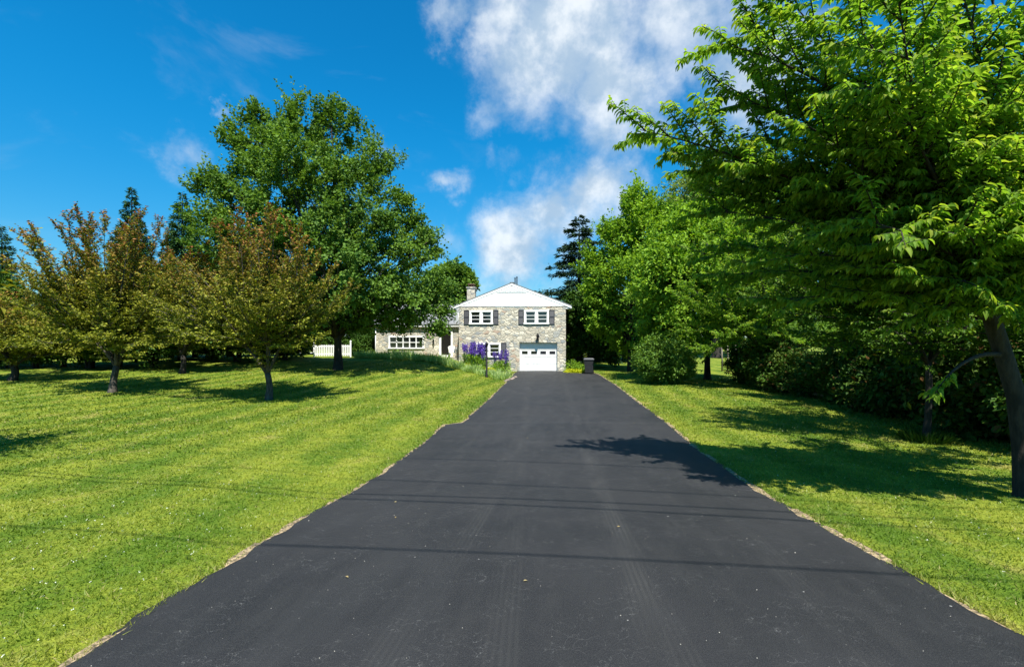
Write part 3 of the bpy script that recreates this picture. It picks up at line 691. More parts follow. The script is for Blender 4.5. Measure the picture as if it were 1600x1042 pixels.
def lantern(parent, x, y, z, s=1.):
    root = MB(); root.box(x - .05 * s, x + .05 * s, y - .03, y - .001, z + .0, z + .22 * s)
    root.tube([(x, y - .03, z + .18 * s), (x, y - .10 * s, z + .26 * s), (x, y - .16 * s, z + .20 * s)], .014, 6)
    c = Vector((x, y - .16 * s, z))
    def ring(rr, zz): return [(c.x + rr * s * math.cos(k * math.pi / 3), c.y + rr * s * math.sin(k * math.pi / 3), z + zz * s) for k in range(6)]
    v = ring(.05, -.2) + ring(.085, .1) + ring(.11, .1) + ring(.02, .2); f_ = [tuple(range(5, -1, -1))]
    for a in (0, 1, 2): f_ += [(a * 6 + k, a * 6 + (k + 1) % 6, a * 6 + 6 + (k + 1) % 6, a * 6 + 6 + k) for k in range(6)]
    root.add(v, f_ + [tuple(range(18, 24))])
    return root.build('wall_lantern', M['black'], parent)
lantern(house, 5.72, 0, 2.42, 1.2)
# the lower wing
WY = 3.2; wx0 = -7.6; wd = 8.0; wez = 3.28
pic = (-6.45, -3.55, 1.5, 2.52); door = (-2.25, -1.22, .86, 3.0)
mb = MB(); rect_wall(mb, wx0, 0, -.3, wez, WY, WY + .25, [pic, door]); mb.box(wx0, wx0 + .25, WY + .25, WY + wd, -.3, wez); mb.box(wx0 + .25, 0, WY + wd - .25, WY + wd, -.3, wez)
mb.build('wall', M['stone'], house)
window(house, *pic, WY, cols=5, kind='grid')
mb = MB()
a, b, c, d_ = door
mb.box(a - .03, a + .12, WY - .04, WY + .15, c, d_ + .02); mb.box(b - .12, b + .03, WY - .04, WY + .15, c, d_ + .02); mb.box(a + .12, b - .12, WY - .038, WY + .15, d_ - .1, d_ + .018); mb.box(a + .12, b - .12, WY - .038, WY + .15, c, c + .14)
fd = mb.build('front_door', M['white'], house)
q_ = MB(); q_.box(a + .11, b - .11, WY + .05, WY + .07, c + .1, d_ - .05); q_.build('pane', M['screen'], fd)
q_ = MB(); q_.tube([(a + .15, WY - .03, 1.85), (a + .15, WY - .03, 2.0)], .015, 6); q_.build('handle', M['black'], fd)
lantern(house, -2.75, WY, 2.05, .9)
mb = MB(); mb.box(-2.95, -.01, 1.75, WY - .002, .2, .84); mb.box(-2.95, -.01, 1.4, 1.748, .2, .68); mb.build('porch', M['concrete'], house)
mb = MB(); mb.box(wx0 - .35, -.01, WY - .25, WY - .2, wez - .02, wez + .12); mb.box(wx0 - .35, -.01, WY - .198, WY - .002, wez + .0, wez + .04); mb.build('wing_fascia', M['white'], house)
rg = wez + 4.5 * .44
mb = MB()
def slab(p0, p1, y0, z0, y1, z1, t=.08):
    mb.add([(p0, y0, z0), (p1, y0, z0), (p1, y1, z1), (p0, y1, z1), (p0, y0, z0 + t), (p1, y0, z0 + t), (p1, y1, z1 + t), (p0, y1, z1 + t)], [(0, 3, 2, 1), (4, 5, 6, 7), (0, 1, 5, 4), (1, 2, 6, 5), (2, 3, 7, 6), (3, 0, 4, 7)])
slab(wx0 - .4, -.005, WY - .29, wez + .125, WY + 4, rg); slab(wx0 - .4, -.005, WY + wd + .5, wez + .06, WY + 4.0, rg)
mb.build('roof', M['shingle'], house)
mb = MB(); mb.add([(wx0 + .01, WY + .01, wez), (wx0 + .01, WY + wd, wez), (wx0 + .01, WY + 4, rg)], [(0, 1, 2)]); mb.build('gable', M['siding'], house)
mb = MB(); mb.tube([(wx0 + .06, WY - .05, .3), (wx0 + .06, WY - .05, wez - .05)], .04, 8); mb.build('downspout', M['white'], house)
mb = MB(); mb.box(-.72, -.03, 6.6, 7.3, 2.5, 6.7); mb.box(-.78, .03, 6.54, 7.36, 6.7, 6.8); ch = mb.build('chimney', M['stone'], house)
mb = MB(); mb.tube([(-.37, 6.95, 6.8), (-.37, 6.95, 7.02)], .16, 10); mb.box(-.66, -.08, 6.66, 7.24, 7.03, 7.08)
for x in (-.6, -.14):
    for y in (6.72, 7.18): mb.tube([(x, y, 6.79), (x, y, 7.04)], .02, 6)
mb.build('chimney_cap', M['brick'], ch)
def hw(x, y, z=0):      # house frame -> world
    c_, s_ = math.cos(-TH), math.sin(-TH); return (-3.85 + x * c_ - y * s_, 33.0 + x * s_ + y * c_, -.65 + z)

# plastic garden chair on the porch
def garden_chair(loc, rz):
    root = empty('garden_chair', loc, rz, label='white plastic armchair standing on the porch beside the dark front door', cat='chair')
    mb = MB(); mb.box(-.24, .24, -.24, .24, .40, .43); mb.build('seat', M['plastic'], root, bevel=.012)
    mb = MB()
    for k in range(5): x = -.2 + k * .1; mb.add([(x - .035, .22, .43), (x + .035, .22, .43), (x + .035, .31, .84), (x - .035, .31, .84), (x - .035, .24, .43), (x + .035, .24, .43), (x + .035, .33, .84), (x - .035, .33, .84)], [(0, 1, 2, 3), (4, 7, 6, 5), (0, 3, 7, 4), (1, 5, 6, 2)])
    mb.tube([(-.25, .25, .43), (-.27, .32, .84), (-.15, .345, .9), (0, .35, .92), (.15, .345, .9), (.27, .32, .84), (.25, .25, .43)], .022, 8); mb.build('backrest', M['plastic'], root)
    for s in (-1, 1):
        mb = MB(); mb.tube([(s * .26, -.25, .60), (s * .29, -.22, .66), (s * .3, 0, .67), (s * .27, .27, .66)], [.02, .03, .03, .02], 8); mb.build('armrest', M['plastic'], root)
        for y0, y1 in ((-.22, -.28), (.22, .30)):
            mb = MB(); mb.tube([(s * .24, y0, .60 if y0 < 0 else .43), (s * .25, (y0 + y1) / 2, .2), (s * .28, y1, 0)], [.028, .024, .02], 8); mb.build('leg', M['plastic'], root)
p = hw(-.92, 1.98, .84); garden_chair(p, R(20))
# lamp post
def lamp_post(px, dd):
    x, y, z = foot(px, dd); root = empty('lamp_post', (x, y, z), label='slim black garden lamp post in the iris bed in front of the garage wall', cat='lamp post')
    mb = MB(); mb.tube([(0, 0, -.1), (0, 0, .06), (0, 0, .08), (0, 0, 1.74)], [.08, .08, .055, .045], 10); mb.tube([(-.14, 0, 1.55), (.14, 0, 1.55)], .012, 6); mb.build('post', M['black'], root)
    def ring(rr, zz): return [(rr * math.cos(k * math.pi / 3), rr * math.sin(k * math.pi / 3), zz) for k in range(6)]
    mb = MB(); mb.add(ring(.045, 1.745) + ring(.09, 1.95) + ring(.12, 1.955) + ring(.03, 2.03) + ring(.012, 2.08), [tuple(range(5, -1, -1))] + [(a * 6 + k, a * 6 + (k + 1) % 6, a * 6 + 6 + (k + 1) % 6, a * 6 + 6 + k) for a in range(4) for k in range(6)] + [tuple(range(24, 30))]); mb.build('lantern', M['black'], root)
lamp_post(760.5, 26.6)
# wheeled bin
def wheelie_bin(px, dd):
    x, y, z = foot(px, dd); root = empty('wheeled_bin', (x, y, z + .02), R(-8), label='black wheeled rubbish bin at the far right corner of the drive', cat='bin')
    def fr(w, d_, z): return [(-w, -d_, z), (w, -d_, z), (w, d_, z), (-w, d_, z)]
    mb = MB(); v = fr(.25, .26, .06) + fr(.30, .33, .88) + fr(.335, .36, .885) + fr(.335, .36, .94)
    mb.add(v, [(3, 2, 1, 0)] + [(a * 4 + k, a * 4 + (k + 1) % 4, a * 4 + 4 + (k + 1) % 4, a * 4 + 4 + k) for a in range(3) for k in range(4)] + [(12, 13, 14, 15)]); mb.build('body', M['bin'], root, bevel=.02)
    mb = MB(); v = fr(.34, .37, .945) + fr(.335, .365, .985) + fr(.26, .28, 1.03); mb.add(v, [(3, 2, 1, 0)] + [(a * 4 + k, a * 4 + (k + 1) % 4, a * 4 + 4 + (k + 1) % 4, a * 4 + 4 + k) for a in range(2) for k in range(4)] + [(8, 9, 10, 11)]); mb.tube([(-.22, .42, .96), (.22, .42, .96)], .018, 8); mb.build('lid', mat('bin_lid', (.10, .10, .105), .38), root, bevel=.015)
    for s in (-1, 1):
        mb = MB(); mb.tube([(s * .27, .27, .11), (s * .33, .27, .11)], .12, 16); mb.build('wheel', M['black'], root)
wheelie_bin(920, 30.0)
# picket fence section + post and rail
def pick():
    a = foot(491, 37.0); b = foot(548, 37.4); A_ = Vector(a); B_ = Vector(b)
    ln = (B_ - A_).xy.length; an = math.atan2(B_.y - A_.y, B_.x - A_.x)
    root = empty('picket_fence', A_, an, label='short white picket fence behind the trunk of the large green tree', cat='fence')
    dz = (B_.z - A_.z)
    for x, h_ in ((0, 1.15), (ln, 1.25)):
        mb = MB(); mb.box(x - .055, x + .055, -.05, .05, -.2, h_); mb.add([(x - .07, -.07, h_), (x + .07, -.07, h_), (x + .07, .07, h_), (x - .07, .07, h_), (x, 0, h_ + .1)], [(0, 1, 4), (1, 2, 4), (2, 3, 4), (3, 0, 4), (3, 2, 1, 0)]); mb.build('post', M['white'], root)
    for z in (.2, .82):
        mb = MB(); mb.box(.056, ln - .056, .01, .045, z, z + .08); mb.build('rail', M['white'], root)
    n = int(ln / .13)
    for k in range(1, n):
        x = k * ln / n; mb = MB(); mb.prism([(x - .04, .06), (x + .04, .06), (x + .04, .94), (x, 1.0), (x - .04, .94)], -.015, .008); mb.build('picket', M['white'], root)
    c = foot(463, 36.6); C_ = Vector(c); an2 = math.atan2(C_.y - A_.y, C_.x - A_.x); l2 = (C_ - A_).xy.length
    r2 = empty('rail_fence', C_, math.atan2(A_.y - C_.y, A_.x - C_.x), label='low white two rail fence joining the picket fence from the left', cat='fence')
    mb = MB(); mb.box(-.05, .05, -.05, .05, -.2, 1.0); mb.build('post', M['white'], r2)
    for z in (.3, .85): mb = MB(); mb.box(.051, l2 - .1, -.025, .025, z, z + .07); mb.build('rail', M['white'], r2)
pick()
# rubble at the end of the iris bed
def rocks():
    r = np.random.default_rng(8)
    for k, (px, dd, s) in enumerate(((797, 25.6, .17), (801, 26.3, .13), (793, 25.0, .12), (805, 27.2, .12), (790, 24.6, .09))):
        x, y, z = foot(px, dd); an = np.linspace(0, 2 * math.pi, 11)[:-1]; vs = []
        for zz, sc in ((-.3, .9), (.15, 1.05), (.5, .8), (.75, .35)): vs += [(math.cos(a) * s * sc * r.uniform(.8, 1.2), math.sin(a) * s * sc * r.uniform(.7, 1.1), zz * s) for a in an]
        mb = MB(); mb.add(vs, [(i * 10 + j, i * 10 + (j + 1) % 10, i * 10 + 10 + (j + 1) % 10, i * 10 + 10 + j) for i in range(3) for j in range(10)] + [tuple(range(30, 40))])
        tag(mb.build('edging_stone', M['rock'], None, (x, y, z)), 'rough pinkish stone edging the iris bed where it meets the drive', 'stone', 'stones at the end of the iris bed')
rocks()

# ---------------------------------------------------------------- flower beds
def blades_plant(name, loc, n, h, spread, seed, m, w=.03, arch=.35, petals=None, **tg):
    r = np.random.default_rng(seed); an = r.random(n) * 6.283; rr = spread * np.sqrt(r.random(n)) * .5
    P = np.stack([np.cos(an) * rr, np.sin(an) * rr, np.zeros(n) - .02], 1); out = np.stack([np.cos(an), np.sin(an), np.zeros(n)], 1)
    A = norm(np.array([0, 0, 1.]) + out * r.uniform(.05, arch * 1.6, (n, 1)) + r.normal(0, .08, (n, 3)))
    N = norm(out + r.normal(0, .5, (n, 3)))
    me = leaves_mesh(name, P, A, N, h * r.uniform(.6, 1.15, n), w, np.clip(r.normal(.5, .3, n), 0, 1), fold=.1, droop=-.15)
    root = empty(name, loc, **tg); link('foliage', me, root, m); return root
def bed():
    r = np.random.default_rng(12)
    proto = [blades_plant('iris_clump', (0, 0, 0), 56, .62, .62, 40 + k, M['iris'], .05, label='pale green sword leaved iris clump in the curving bed in front of the house', cat='plant', group='iris clumps along the curving bed') for k in range(3)]
    path = [(562, 34.4), (590, 34.0), (625, 33.2), (660, 32.0), (700, 30.4), (725, 29.0), (745, 28.0), (765, 27.0), (780, 26.0), (788, 25.4)]
    pts = np.array([(px2(a, b), b) for a, b in path]); seg = np.r_[0, np.cumsum(np.linalg.norm(np.diff(pts, axis=0), axis=1))]
    i = 0
    for row in range(3):
        for s in np.arange(0, seg[-1], .42):
            x = np.interp(s, seg, pts[:, 0]) + r.normal(0, .12); y = np.interp(s, seg, pts[:, 1]) + row * .4 + r.normal(0, .12)
            far = s > seg[-1] * .52
            if row == 2 and (far or r.random() < .4): continue
            sc = r.uniform(.75, 1.15) * (.85 if far else 1.05)
            if i < 3: o = proto[i]; o.location = (x, y, hz(x, y)); o.rotation_euler.z = r.random() * 6
            else: copy_tree(proto[i % 3], (x, y, hz(x, y)), r.random() * 6, (sc, sc, sc * r.uniform(.8, 1.1)))
            i += 1
    # green mounds behind the iris
    def mound(name, loc, rx, rz, n, m, leaf, seed, **tg):
        q = np.random.default_rng(seed); dr = rdir(q, n); dr[:, 2] = np.abs(dr[:, 2]); P = dr * np.array([rx, rx * .8, rz]) * (q.random((n, 1)) ** .35)
        me = leaves_mesh(name, P, dr + q.normal(0, .5, (n, 3)), norm(dr + np.array([0, 0, .6]) + q.normal(0, .4, (n, 3))), leaf, leaf * .5, np.clip(q.normal(.5, .3, n), 0, 1))
        root = empty(name, loc, **tg); link('foliage', me, root, m); return root
    M_ = mound
    j = 0
    for px, dd, rx, rz, m, lb in ((733, 31.6, .5, .25, 'yellow', 'low yellow green cushion plant under the left of the purple flowers'), (748, 31.2, .45, .22, 'yellow', 'low yellow green cushion plant directly below the purple flowers'),
                                  (765, 30.9, .45, .2, 'yellow', 'low yellow green cushion plant right behind the lamp post'), (775, 31.4, .55, .55, 'bright', 'leafy green bush under the lower window'), (790, 31.6, .4, .42, 'iris', 'pale leafy plant at the right edge of the flower bed by the wall'),
                                  (744, 29.0, .55, .45, 'bright', 'dark leafy bush among the irises left of the lamp post'), (656, 34.2, .5, .3, 'orange', 'orange yellow flowering plant below the picture window'), (670, 33.6, .5, .25, 'orange', 'yellow flowering plant in front of the wall lantern'),
                                  (617, 34.8, .6, .7, 'bright', 'dark green leafy clump under the left of the picture window'), (893, 31.8, .6, .9, 'bright', 'broad leaved green plant at the right corner of the house'), (904, 31.4, .55, .7, 'bright', 'green plant just left of the black bin'),
                                  (893, 30.9, .5, .28, 'yellow', 'yellow green ground plant at the right corner of the house'), (903, 30.7, .45, .25, 'yellow', 'yellow green ground plant beside the black bin')):
        x = px2(px, dd); M_('flowering_plant' if m in ('orange',) else 'garden_plant', (x, dd, hz(x, dd)), rx, rz, 420, M[m], .11, 60 + j, label=lb, cat='plant'); j += 1
    # purple delphiniums: tall spikes over green leaves
    def spikes(seed):
        q = np.random.default_rng(seed); root = empty('purple_larkspur', (0, 0, 0), label='tall larkspur with dense purple flower spikes against the stone wall', cat='flower', group='purple larkspurs in front of the lower window')
        P = []; A = []
        st = MB()
        for k in range(9):
            b = q.normal(0, .16, 2); tp = b + q.normal(0, .08, 2); h0 = q.uniform(1.15, 1.75); st.tube([(b[0], b[1], 0), (tp[0], tp[1], h0)], .008, 4, False)
            n = 46; t = q.random(n) ** .9; z = h0 - t * .5; an = q.random(n) * 6.283; rr = .02 + .05 * t
            P.append(np.stack([tp[0] + np.cos(an) * rr * .4, tp[1] + np.sin(an) * rr * .4, z], 1)); A.append(np.stack([np.cos(an), np.sin(an), q.normal(0, .4, n)], 1))
        P = np.concatenate(P); A = np.concatenate(A); n = len(P)
        link('flowers', leaves_mesh('petals', P, A, norm(rdir(q, n) + np.array([0, -.3, .5])), .065, .06, np.clip(q.normal(.45, .3, n), 0, 1)), root, M['purple'])
        n = 420; P = np.stack([q.normal(0, .2, n), q.normal(0, .16, n), q.random(n) ** 1.2 * .85], 1)
        link('foliage', leaves_mesh('lv', P, rdir(q, n) + np.array([0, 0, .5]), norm(rdir(q, n) + np.array([0, -.2, .6])), .14, .05, q.random(n)), root, M['bright'])
        st.build('stems', M['greenpost'], root); return root
    pr = [spikes(70), spikes(71)]
    k = 0
    for px, dd, sc in ((728, 32.2, .9), (733, 31.8, 1.0), (738, 32.1, 1.05), (743, 31.7, 1.08), (748, 32.0, 1.05), (753, 31.7, 1.08), (757, 32.0, 1.0), (741, 31.4, .98), (751, 31.3, .98), (783, 31.7, .85), (788, 31.5, .95), (793, 31.8, .75), (776, 31.9, .8)):
        x = px2(px, dd); l = (x, dd, hz(x, dd) - .02)
        if k < 2: pr[k].location = l; pr[k].scale = (sc,) * 3
        else: copy_tree(pr[k % 2], l, r.random() * 6, sc)
        k += 1
bed()

# ---------------------------------------------------------------- trees on the left
def plum_age(h, r, n): return np.clip((h - .45) * 1.6, 0, .95) * (r.random(n) < .6) * r.random(n) ** .6 + .08 * r.random(n)
def plum_tip(h, r, n, tt): return np.clip((h - .3) * 1.5, 0, 1) * (tt > .4) * (r.random(n) < .75) * r.uniform(.4, 1, n) + .06 * r.random(n)
G = dict(cat='tree')
# big green tree
D = 26.5
broad_tree('shade_tree', foot(528, D), lobes_px(528, D, [(472, 200, 40, 40), (468, 165, 18, 24), (400, 190, 20, 22), (520, 185, 24, 24), (535, 235, 55, 55, .5), (400, 235, 50, 45), (375, 280, 55, 50), (335, 290, 28, 22, -.5), (470, 300, 95, 90, -1.5), (580, 300, 60, 62, .5), (630, 345, 40, 45, 0), (390, 380, 80, 90, 0), (530, 400, 100, 90, -2.5), (620, 400, 62, 60, 0), (630, 455, 62, 40, -.8), (668, 470, 32, 34, .4), (600, 478, 85, 34, .5), (655, 492, 36, 18, .2), (690, 498, 20, 18, 0), (664, 504, 28, 16, -.4), (638, 506, 32, 15, .3), (608, 507, 30, 15, 0), (578, 509, 30, 15, -.6), (698, 452, 16, 26, 0), (645, 480, 40, 26, -1.5), (672, 385, 22, 16, .4), (500, 470, 100, 50, -.5), (500, 390, 90, 80, 1.5), (560, 480, 90, 34, 2), (440, 470, 90, 50, 2.5)]),
           860, .46, 130, .128, .095, M['maple'], M['barkB'], .23, 2.0, 21, inner=.25, spray=1.0, up=.7, nlimb=60, shell=.62, under=.6, label='large broad green shade tree behind the two plum trees', **G)
D = 16.2
branch_tree('plum_tree', foot(420, D), lobes_px(420, D, [(398, 358, 56, 38), (330, 405, 66, 44), (440, 390, 60, 45), (510, 435, 50, 34), (290, 470, 62, 36, -.4), (400, 460, 100, 50, -1.2), (490, 490, 56, 34, .2), (400, 430, 90, 60, 1.4), (282, 505, 40, 28, .8), (345, 522, 66, 28, -1), (450, 528, 66, 26, -.8), (400, 520, 60, 34, 1)]),
            120, .68, .096, .058, M['plum'], M['barkA'], .105, .95, 22, rise=.12, hang=.15, zr=(-.35, .5), step=.24, lstep=.030, age=plum_tip, label='bronze leaved plum tree with a short forked trunk nearest the drive', **G)
D = 18.2
branch_tree('plum_tree', foot(176, D), lobes_px(176, D, [(155, 348, 55, 30), (85, 378, 60, 26), (48, 372, 24, 14), (60, 420, 44, 26), (130, 392, 72, 36), (214, 355, 40, 44), (40, 470, 36, 20), (120, 450, 65, 34, -.5), (205, 455, 60, 48, -.8), (150, 495, 105, 34, -.6), (70, 500, 45, 22, 0), (235, 500, 42, 34, .4), (160, 440, 75, 50, 1.2), (130, 528, 84, 24, -.8), (215, 532, 62, 22, -.8), (170, 530, 70, 26, .8), (255, 520, 30, 26)]),
            125, .76, .104, .062, M['plum'], M['barkA'], .115, 1.05, 23, rise=.2, hang=.15, zr=(-.3, .6), step=.27, lstep=.032, age=plum_tip, label='bronze leaved plum tree with a straight pale trunk on the left of the lawn', **G)
D = 22.0
branch_tree('plum_tree', foot(20, D), lobes_px(20, D, [(20, 505, 70, 34), (75, 515, 70, 30, .5), (-50, 495, 80, 46), (110, 535, 48, 20, 0), (0, 540, 60, 18), (60, 545, 60, 16, -1)]),
            80, .85, .12, .07, M['plum'], M['barkB'], .14, .7, 24, rise=.4, hang=.2, step=.32, lstep=.036, age=plum_tip, label='low spreading bronze plum tree at the left edge of the photo', **G)
D = 25.0
branch_tree('plum_tree', foot(285, D), lobes_px(285, D, [(285, 430, 40, 36), (250, 470, 42, 42), (318, 420, 36, 40), (310, 475, 48, 40), (280, 515, 66, 30), (345, 500, 40, 36)]),
            78, .85, .12, .07, M['plum'], M['barkB'], .13, 1.0, 25, rise=.7, hang=.1, step=.3, lstep=.036, age=plum_tip, label='bronze leaved plum tree standing in shade between the two on the lawn', **G)
# row of multi stemmed low trees behind, spires above
lowp = [broad_tree('hedge_tree', (0, 0, 0), [(0, 0, 2.4, 2.2, 2.1, 1.6), (0, .3, 4.2, 1.8, 1.7, 1.7), (1.0, -.4, 1.35, 1.6, 1.5, .9), (-1.0, .2, 1.4, 1.6, 1.5, .9)], 210, .5, 90, .13, .075, M['dark'], M['barkB'], .1, .35, 30 + k,
                   spray=.6, up=.6, nlimb=18, trunks=[(.12, 0, .09, .7), (-.14, .05, .08, .6), (0, -.12, .07, .8), (.02, .14, .07, .6)], cat='tree', group='row of low dark trees at the back of the left lawn', label='low dark multi stemmed tree in the row behind the plum trees') for k in range(2)]
con = [conifer('cypress_tree', (0, 0, 0), 10.6, 1.9, 50 + k, M['cypress'], levels=60, per=12, droop=-.25, base=.05, leaf=.2, dens=30, power=.75, cat='tree', group='cypress spires behind the plum trees', label='narrow dark green cypress spire rising behind the plum trees') for k in range(2)]
r = np.random.default_rng(77); k = 0
for px in (-70, -30, 12, 55, 98, 140, 185, 240, 283, 328, 371, 412, 445):
    dd = (27.5 if px < 260 else 32) + r.uniform(-.6, .6); l = foot(px, dd); s = r.uniform(.85, 1.1)
    if px in (98, 55, 12): s *= .75
    lb = 'low dark multi stemmed tree, %s from the left in the row behind the plum trees' % ORD[k]
    if k < 2: lowp[k].location = l; lowp[k]['label'] = lb
    else: copy_tree(lowp[k % 2], l, r.random() * 6, (s, s, s * .95), label=lb)
    k += 1
k = 0
for px, py, dd in ((-25, 370, 33), (3, 352, 30), (150, 400, 39), (186, 350, 38), (206, 292, 36), (222, 345, 34), (268, 348, 38), (285, 300, 35), (305, 355, 37), (337, 322, 36), (360, 350, 38), (395, 350, 38), (440, 380, 39)):
    l = foot(px, dd); hh = H + (HOR - py) / F * dd - l[2]; s = hh / 10.6
    lb = ('tall' if py < 340 else 'lower') + ' dark green cypress spire, %s from the left behind the plum trees' % ORD[k]
    if k < 2: con[k].location = l; con[k].scale = (s * .95, s * .95, s); con[k]['label'] = lb
    else: copy_tree(con[k % 2], l, r.random() * 6, (s * r.uniform(.85, 1.1), s, s), label=lb)
    k += 1
# tree off to the left whose shade falls into the picture
broad_tree('plum_tree', (-10.8, 5.9, hz(-10.8, 5.9)), [(0, 0, 3.2, 2.2, 2.2, 1.2), (.8, .2, 2.9, 1.6, 1.8, .9), (-1, 0, 4.0, 1.8, 1.8, 1.3), (0, -2.2, 3.0, 1.8, 1.6, .9)], 190, .4, 90, .10, .06, M['plum'], M['barkA'], .13, 1.5, 29, spray=1, up=.8, age=plum_age, nlimb=20,
           label='plum tree just outside the left edge, seen by its shade on the near lawn', cat='tree')
for k2, px in enumerate((462, 490, 520, 552, 580)):
    l = foot(px, 43); copy_tree(lowp[k2 % 2], l, k2 * 1.3, .8, label='low dark multi stemmed tree, %s from the left behind the white fences' % ORD[k2])
# shrubs near the picket fence
def shrub(name, loc, rx, rz, n, leaf, m, seed, **tg):
    return broad_tree(name, loc, [(0, 0, rz * .55, rx * .8, rx * .75, rz * .5), (rx * .35, -.1, rz * .4, rx * .6, rx * .6, rz * .38), (-rx * .35, .1, rz * .42, rx * .6, rx * .6, rz * .4)], max(20, n // 60), rx * .26, 60, leaf, leaf * .55, M[m], M['barkB'], .03, .15, seed,
                      spray=.5, up=.5, nlimb=8, trunks=[(.05, 0, .03, .2), (-.06, .03, .025, .2)], under=.8, **tg)
shrub('shrub', foot(455, 35.5), 1.5, 2.6, 5000, .12, 'plum', 80, label='brownish shrub left of the white picket fence', cat='shrub')
shrub('shrub', foot(563, 38.5), 1.2, 1.6, 4000, .12, 'dark', 81, label='dark green shrub right of the white picket fence', cat='shrub')
shrub('shrub', foot(580, 38.2), 1.1, 1.5, 4000, .12, 'dark', 82, label='olive shrub against the left corner of the house', cat='shrub')
# trees behind the house
D = 50
broad_tree('round_tree', foot(705, D), lobes_px(705, D, [(708, 442, 30, 28), (690, 455, 30, 34), (725, 450, 16, 18), (700, 480, 40, 30)]), 200, .8, 110, .28, .2, M['maple'], M['barkB'], .3, 3, 90, spray=.4, nlimb=14, label='round green tree rising behind the chimney', **G)
D = 47
l = foot(905, D); conifer('spruce_tree', l, H + (HOR - 335) / F * D - l[2], 5.9, 91, M['spruce'], levels=46, per=10, droop=.30, base=.02, leaf=.36, dens=30, gap=.1, power=.62, label='tall dark spruce rising behind the right corner of the house', cat='tree')
D = 38
broad_tree('background_tree', foot(903, D), lobes_px(903, D, [(900, 500, 22, 38), (920, 510, 28, 45), (893, 540, 12, 24), (930, 470, 25, 40), (950, 520, 30, 40)]), 220, .6, 110, .2, .12, M['dark'], M['barkB'], .2, 1.5, 92, spray=.5, nlimb=16, under=.8, label='dark bushy tree in the gap between the house and the bright tree', **G)
# ---------------------------------------------------------------- right side
D = 33.0
broad_tree('bright_tree', foot(985, D), lobes_px(985, D, [(993, 340, 26, 45), (970, 385, 36, 45), (1020, 375, 50, 60), (945, 440, 30, 40), (1000, 450, 65, 50, -1), (955, 500, 35, 38), (1045, 440, 55, 70), (1010, 510, 60, 34, .5), (930, 410, 16, 26), (935, 475, 18, 26), (1010, 545, 50, 22, 0)]),
           420, .58, 130, .16, .105, M['bright'], M['barkB'], .2, 1.8, 93, spray=.9, up=.9, nlimb=40, under=.5, label='tall bright green tree standing right of the black bin', **G)
D = 26.5
broad_tree('weeping_tree', foot(1105, D), lobes_px(1105, D, [(1090, 400, 65, 60, -1), (1050, 430, 60, 62, -2), (1110, 460, 80, 60, -1), (1060, 500, 55, 42, -1.5), (1130, 380, 70, 70)]),
           340, .55, 130, .17, .085, M['bright'], M['barkB'], .16, 1.8, 94, spray=1.1, up=-.2, nlimb=30, label='bright green tree with drooping tips behind the rounded bush', **G)
D = 23.2
shrub('rounded_bush', foot(1037, D), 1.55, 2.3, 12000, .10, 'maple', 95, label='dense rounded green bush standing alone on the right lawn', cat='shrub')
D = 60
broad_tree('willow_tree', foot(1120, D), lobes_px(1120, D, [(1100, 310, 55, 50), (1150, 300, 80, 60), (1060, 350, 40, 50), (1130, 380, 90, 90), (1200, 350, 80, 90)]),
           300, 1.3, 160, .34, .12, M['willow'], M['barkB'], .5, 4, 96, spray=1, up=-.6, nlimb=14, label='pale hazy willow rising behind the bright green trees', **G)
# row of cherries: the mid ones seen as one dark crown behind the near one
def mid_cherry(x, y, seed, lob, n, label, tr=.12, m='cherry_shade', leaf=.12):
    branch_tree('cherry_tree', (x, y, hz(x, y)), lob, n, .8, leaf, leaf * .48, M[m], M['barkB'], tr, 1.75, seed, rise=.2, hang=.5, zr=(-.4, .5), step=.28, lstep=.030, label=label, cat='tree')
mid_cherry(12.0, 21.5, 97, [(0, 0, 4.6, 3.4, 3.2, 2.6), (-2.4, -1, 4.2, 2.8, 2.6, 2.0), (1.5, 0, 6.5, 2.8, 2.6, 2.4), (-.8, -.5, 6.9, 2.6, 2.6, 2), (-2.6, 0, 2.9, 2, 2, 1.3)], 60, 'bright leaved cherry tree rooted in the hedge well beyond the thin trunked cherry', m='cherry', leaf=.135)
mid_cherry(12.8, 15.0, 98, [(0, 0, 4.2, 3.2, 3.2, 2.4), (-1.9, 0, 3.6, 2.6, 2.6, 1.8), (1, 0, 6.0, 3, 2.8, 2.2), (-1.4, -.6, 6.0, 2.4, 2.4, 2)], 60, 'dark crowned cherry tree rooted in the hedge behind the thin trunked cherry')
mid_cherry(9.1, 10.0, 99, [(0, 0, 3.6, 2.6, 2.6, 1.5), (-1.9, .2, 3.1, 2.0, 2.0, 1.2), (1.3, -.4, 3.0, 1.8, 1.8, 1.1), (-.3, -.9, 2.6, 1.9, 1.5, .9), (-.9, .3, 2.5, 1.5, 1.4, .7), (.6, .5, 5.2, 2.6, 2.4, 1.8), (-1.2, 0, 5.0, 2.2, 2.2, 1.5)], 78, 'thin trunked cherry tree with weeds round its foot on the right lawn', .06, leaf=.11)
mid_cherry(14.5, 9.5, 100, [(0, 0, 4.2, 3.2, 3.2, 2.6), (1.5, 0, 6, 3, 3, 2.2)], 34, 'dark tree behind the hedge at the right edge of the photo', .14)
# weeds round the thin trunk
x, y = 9.1, 10.0
blades_plant('weed_tuft', (x, y, hz(x, y)), 500, .30, .75, 101, M['dark'], .02, arch=.6, label='mound of dark weeds round the foot of the thin cherry trunk', cat='plant')

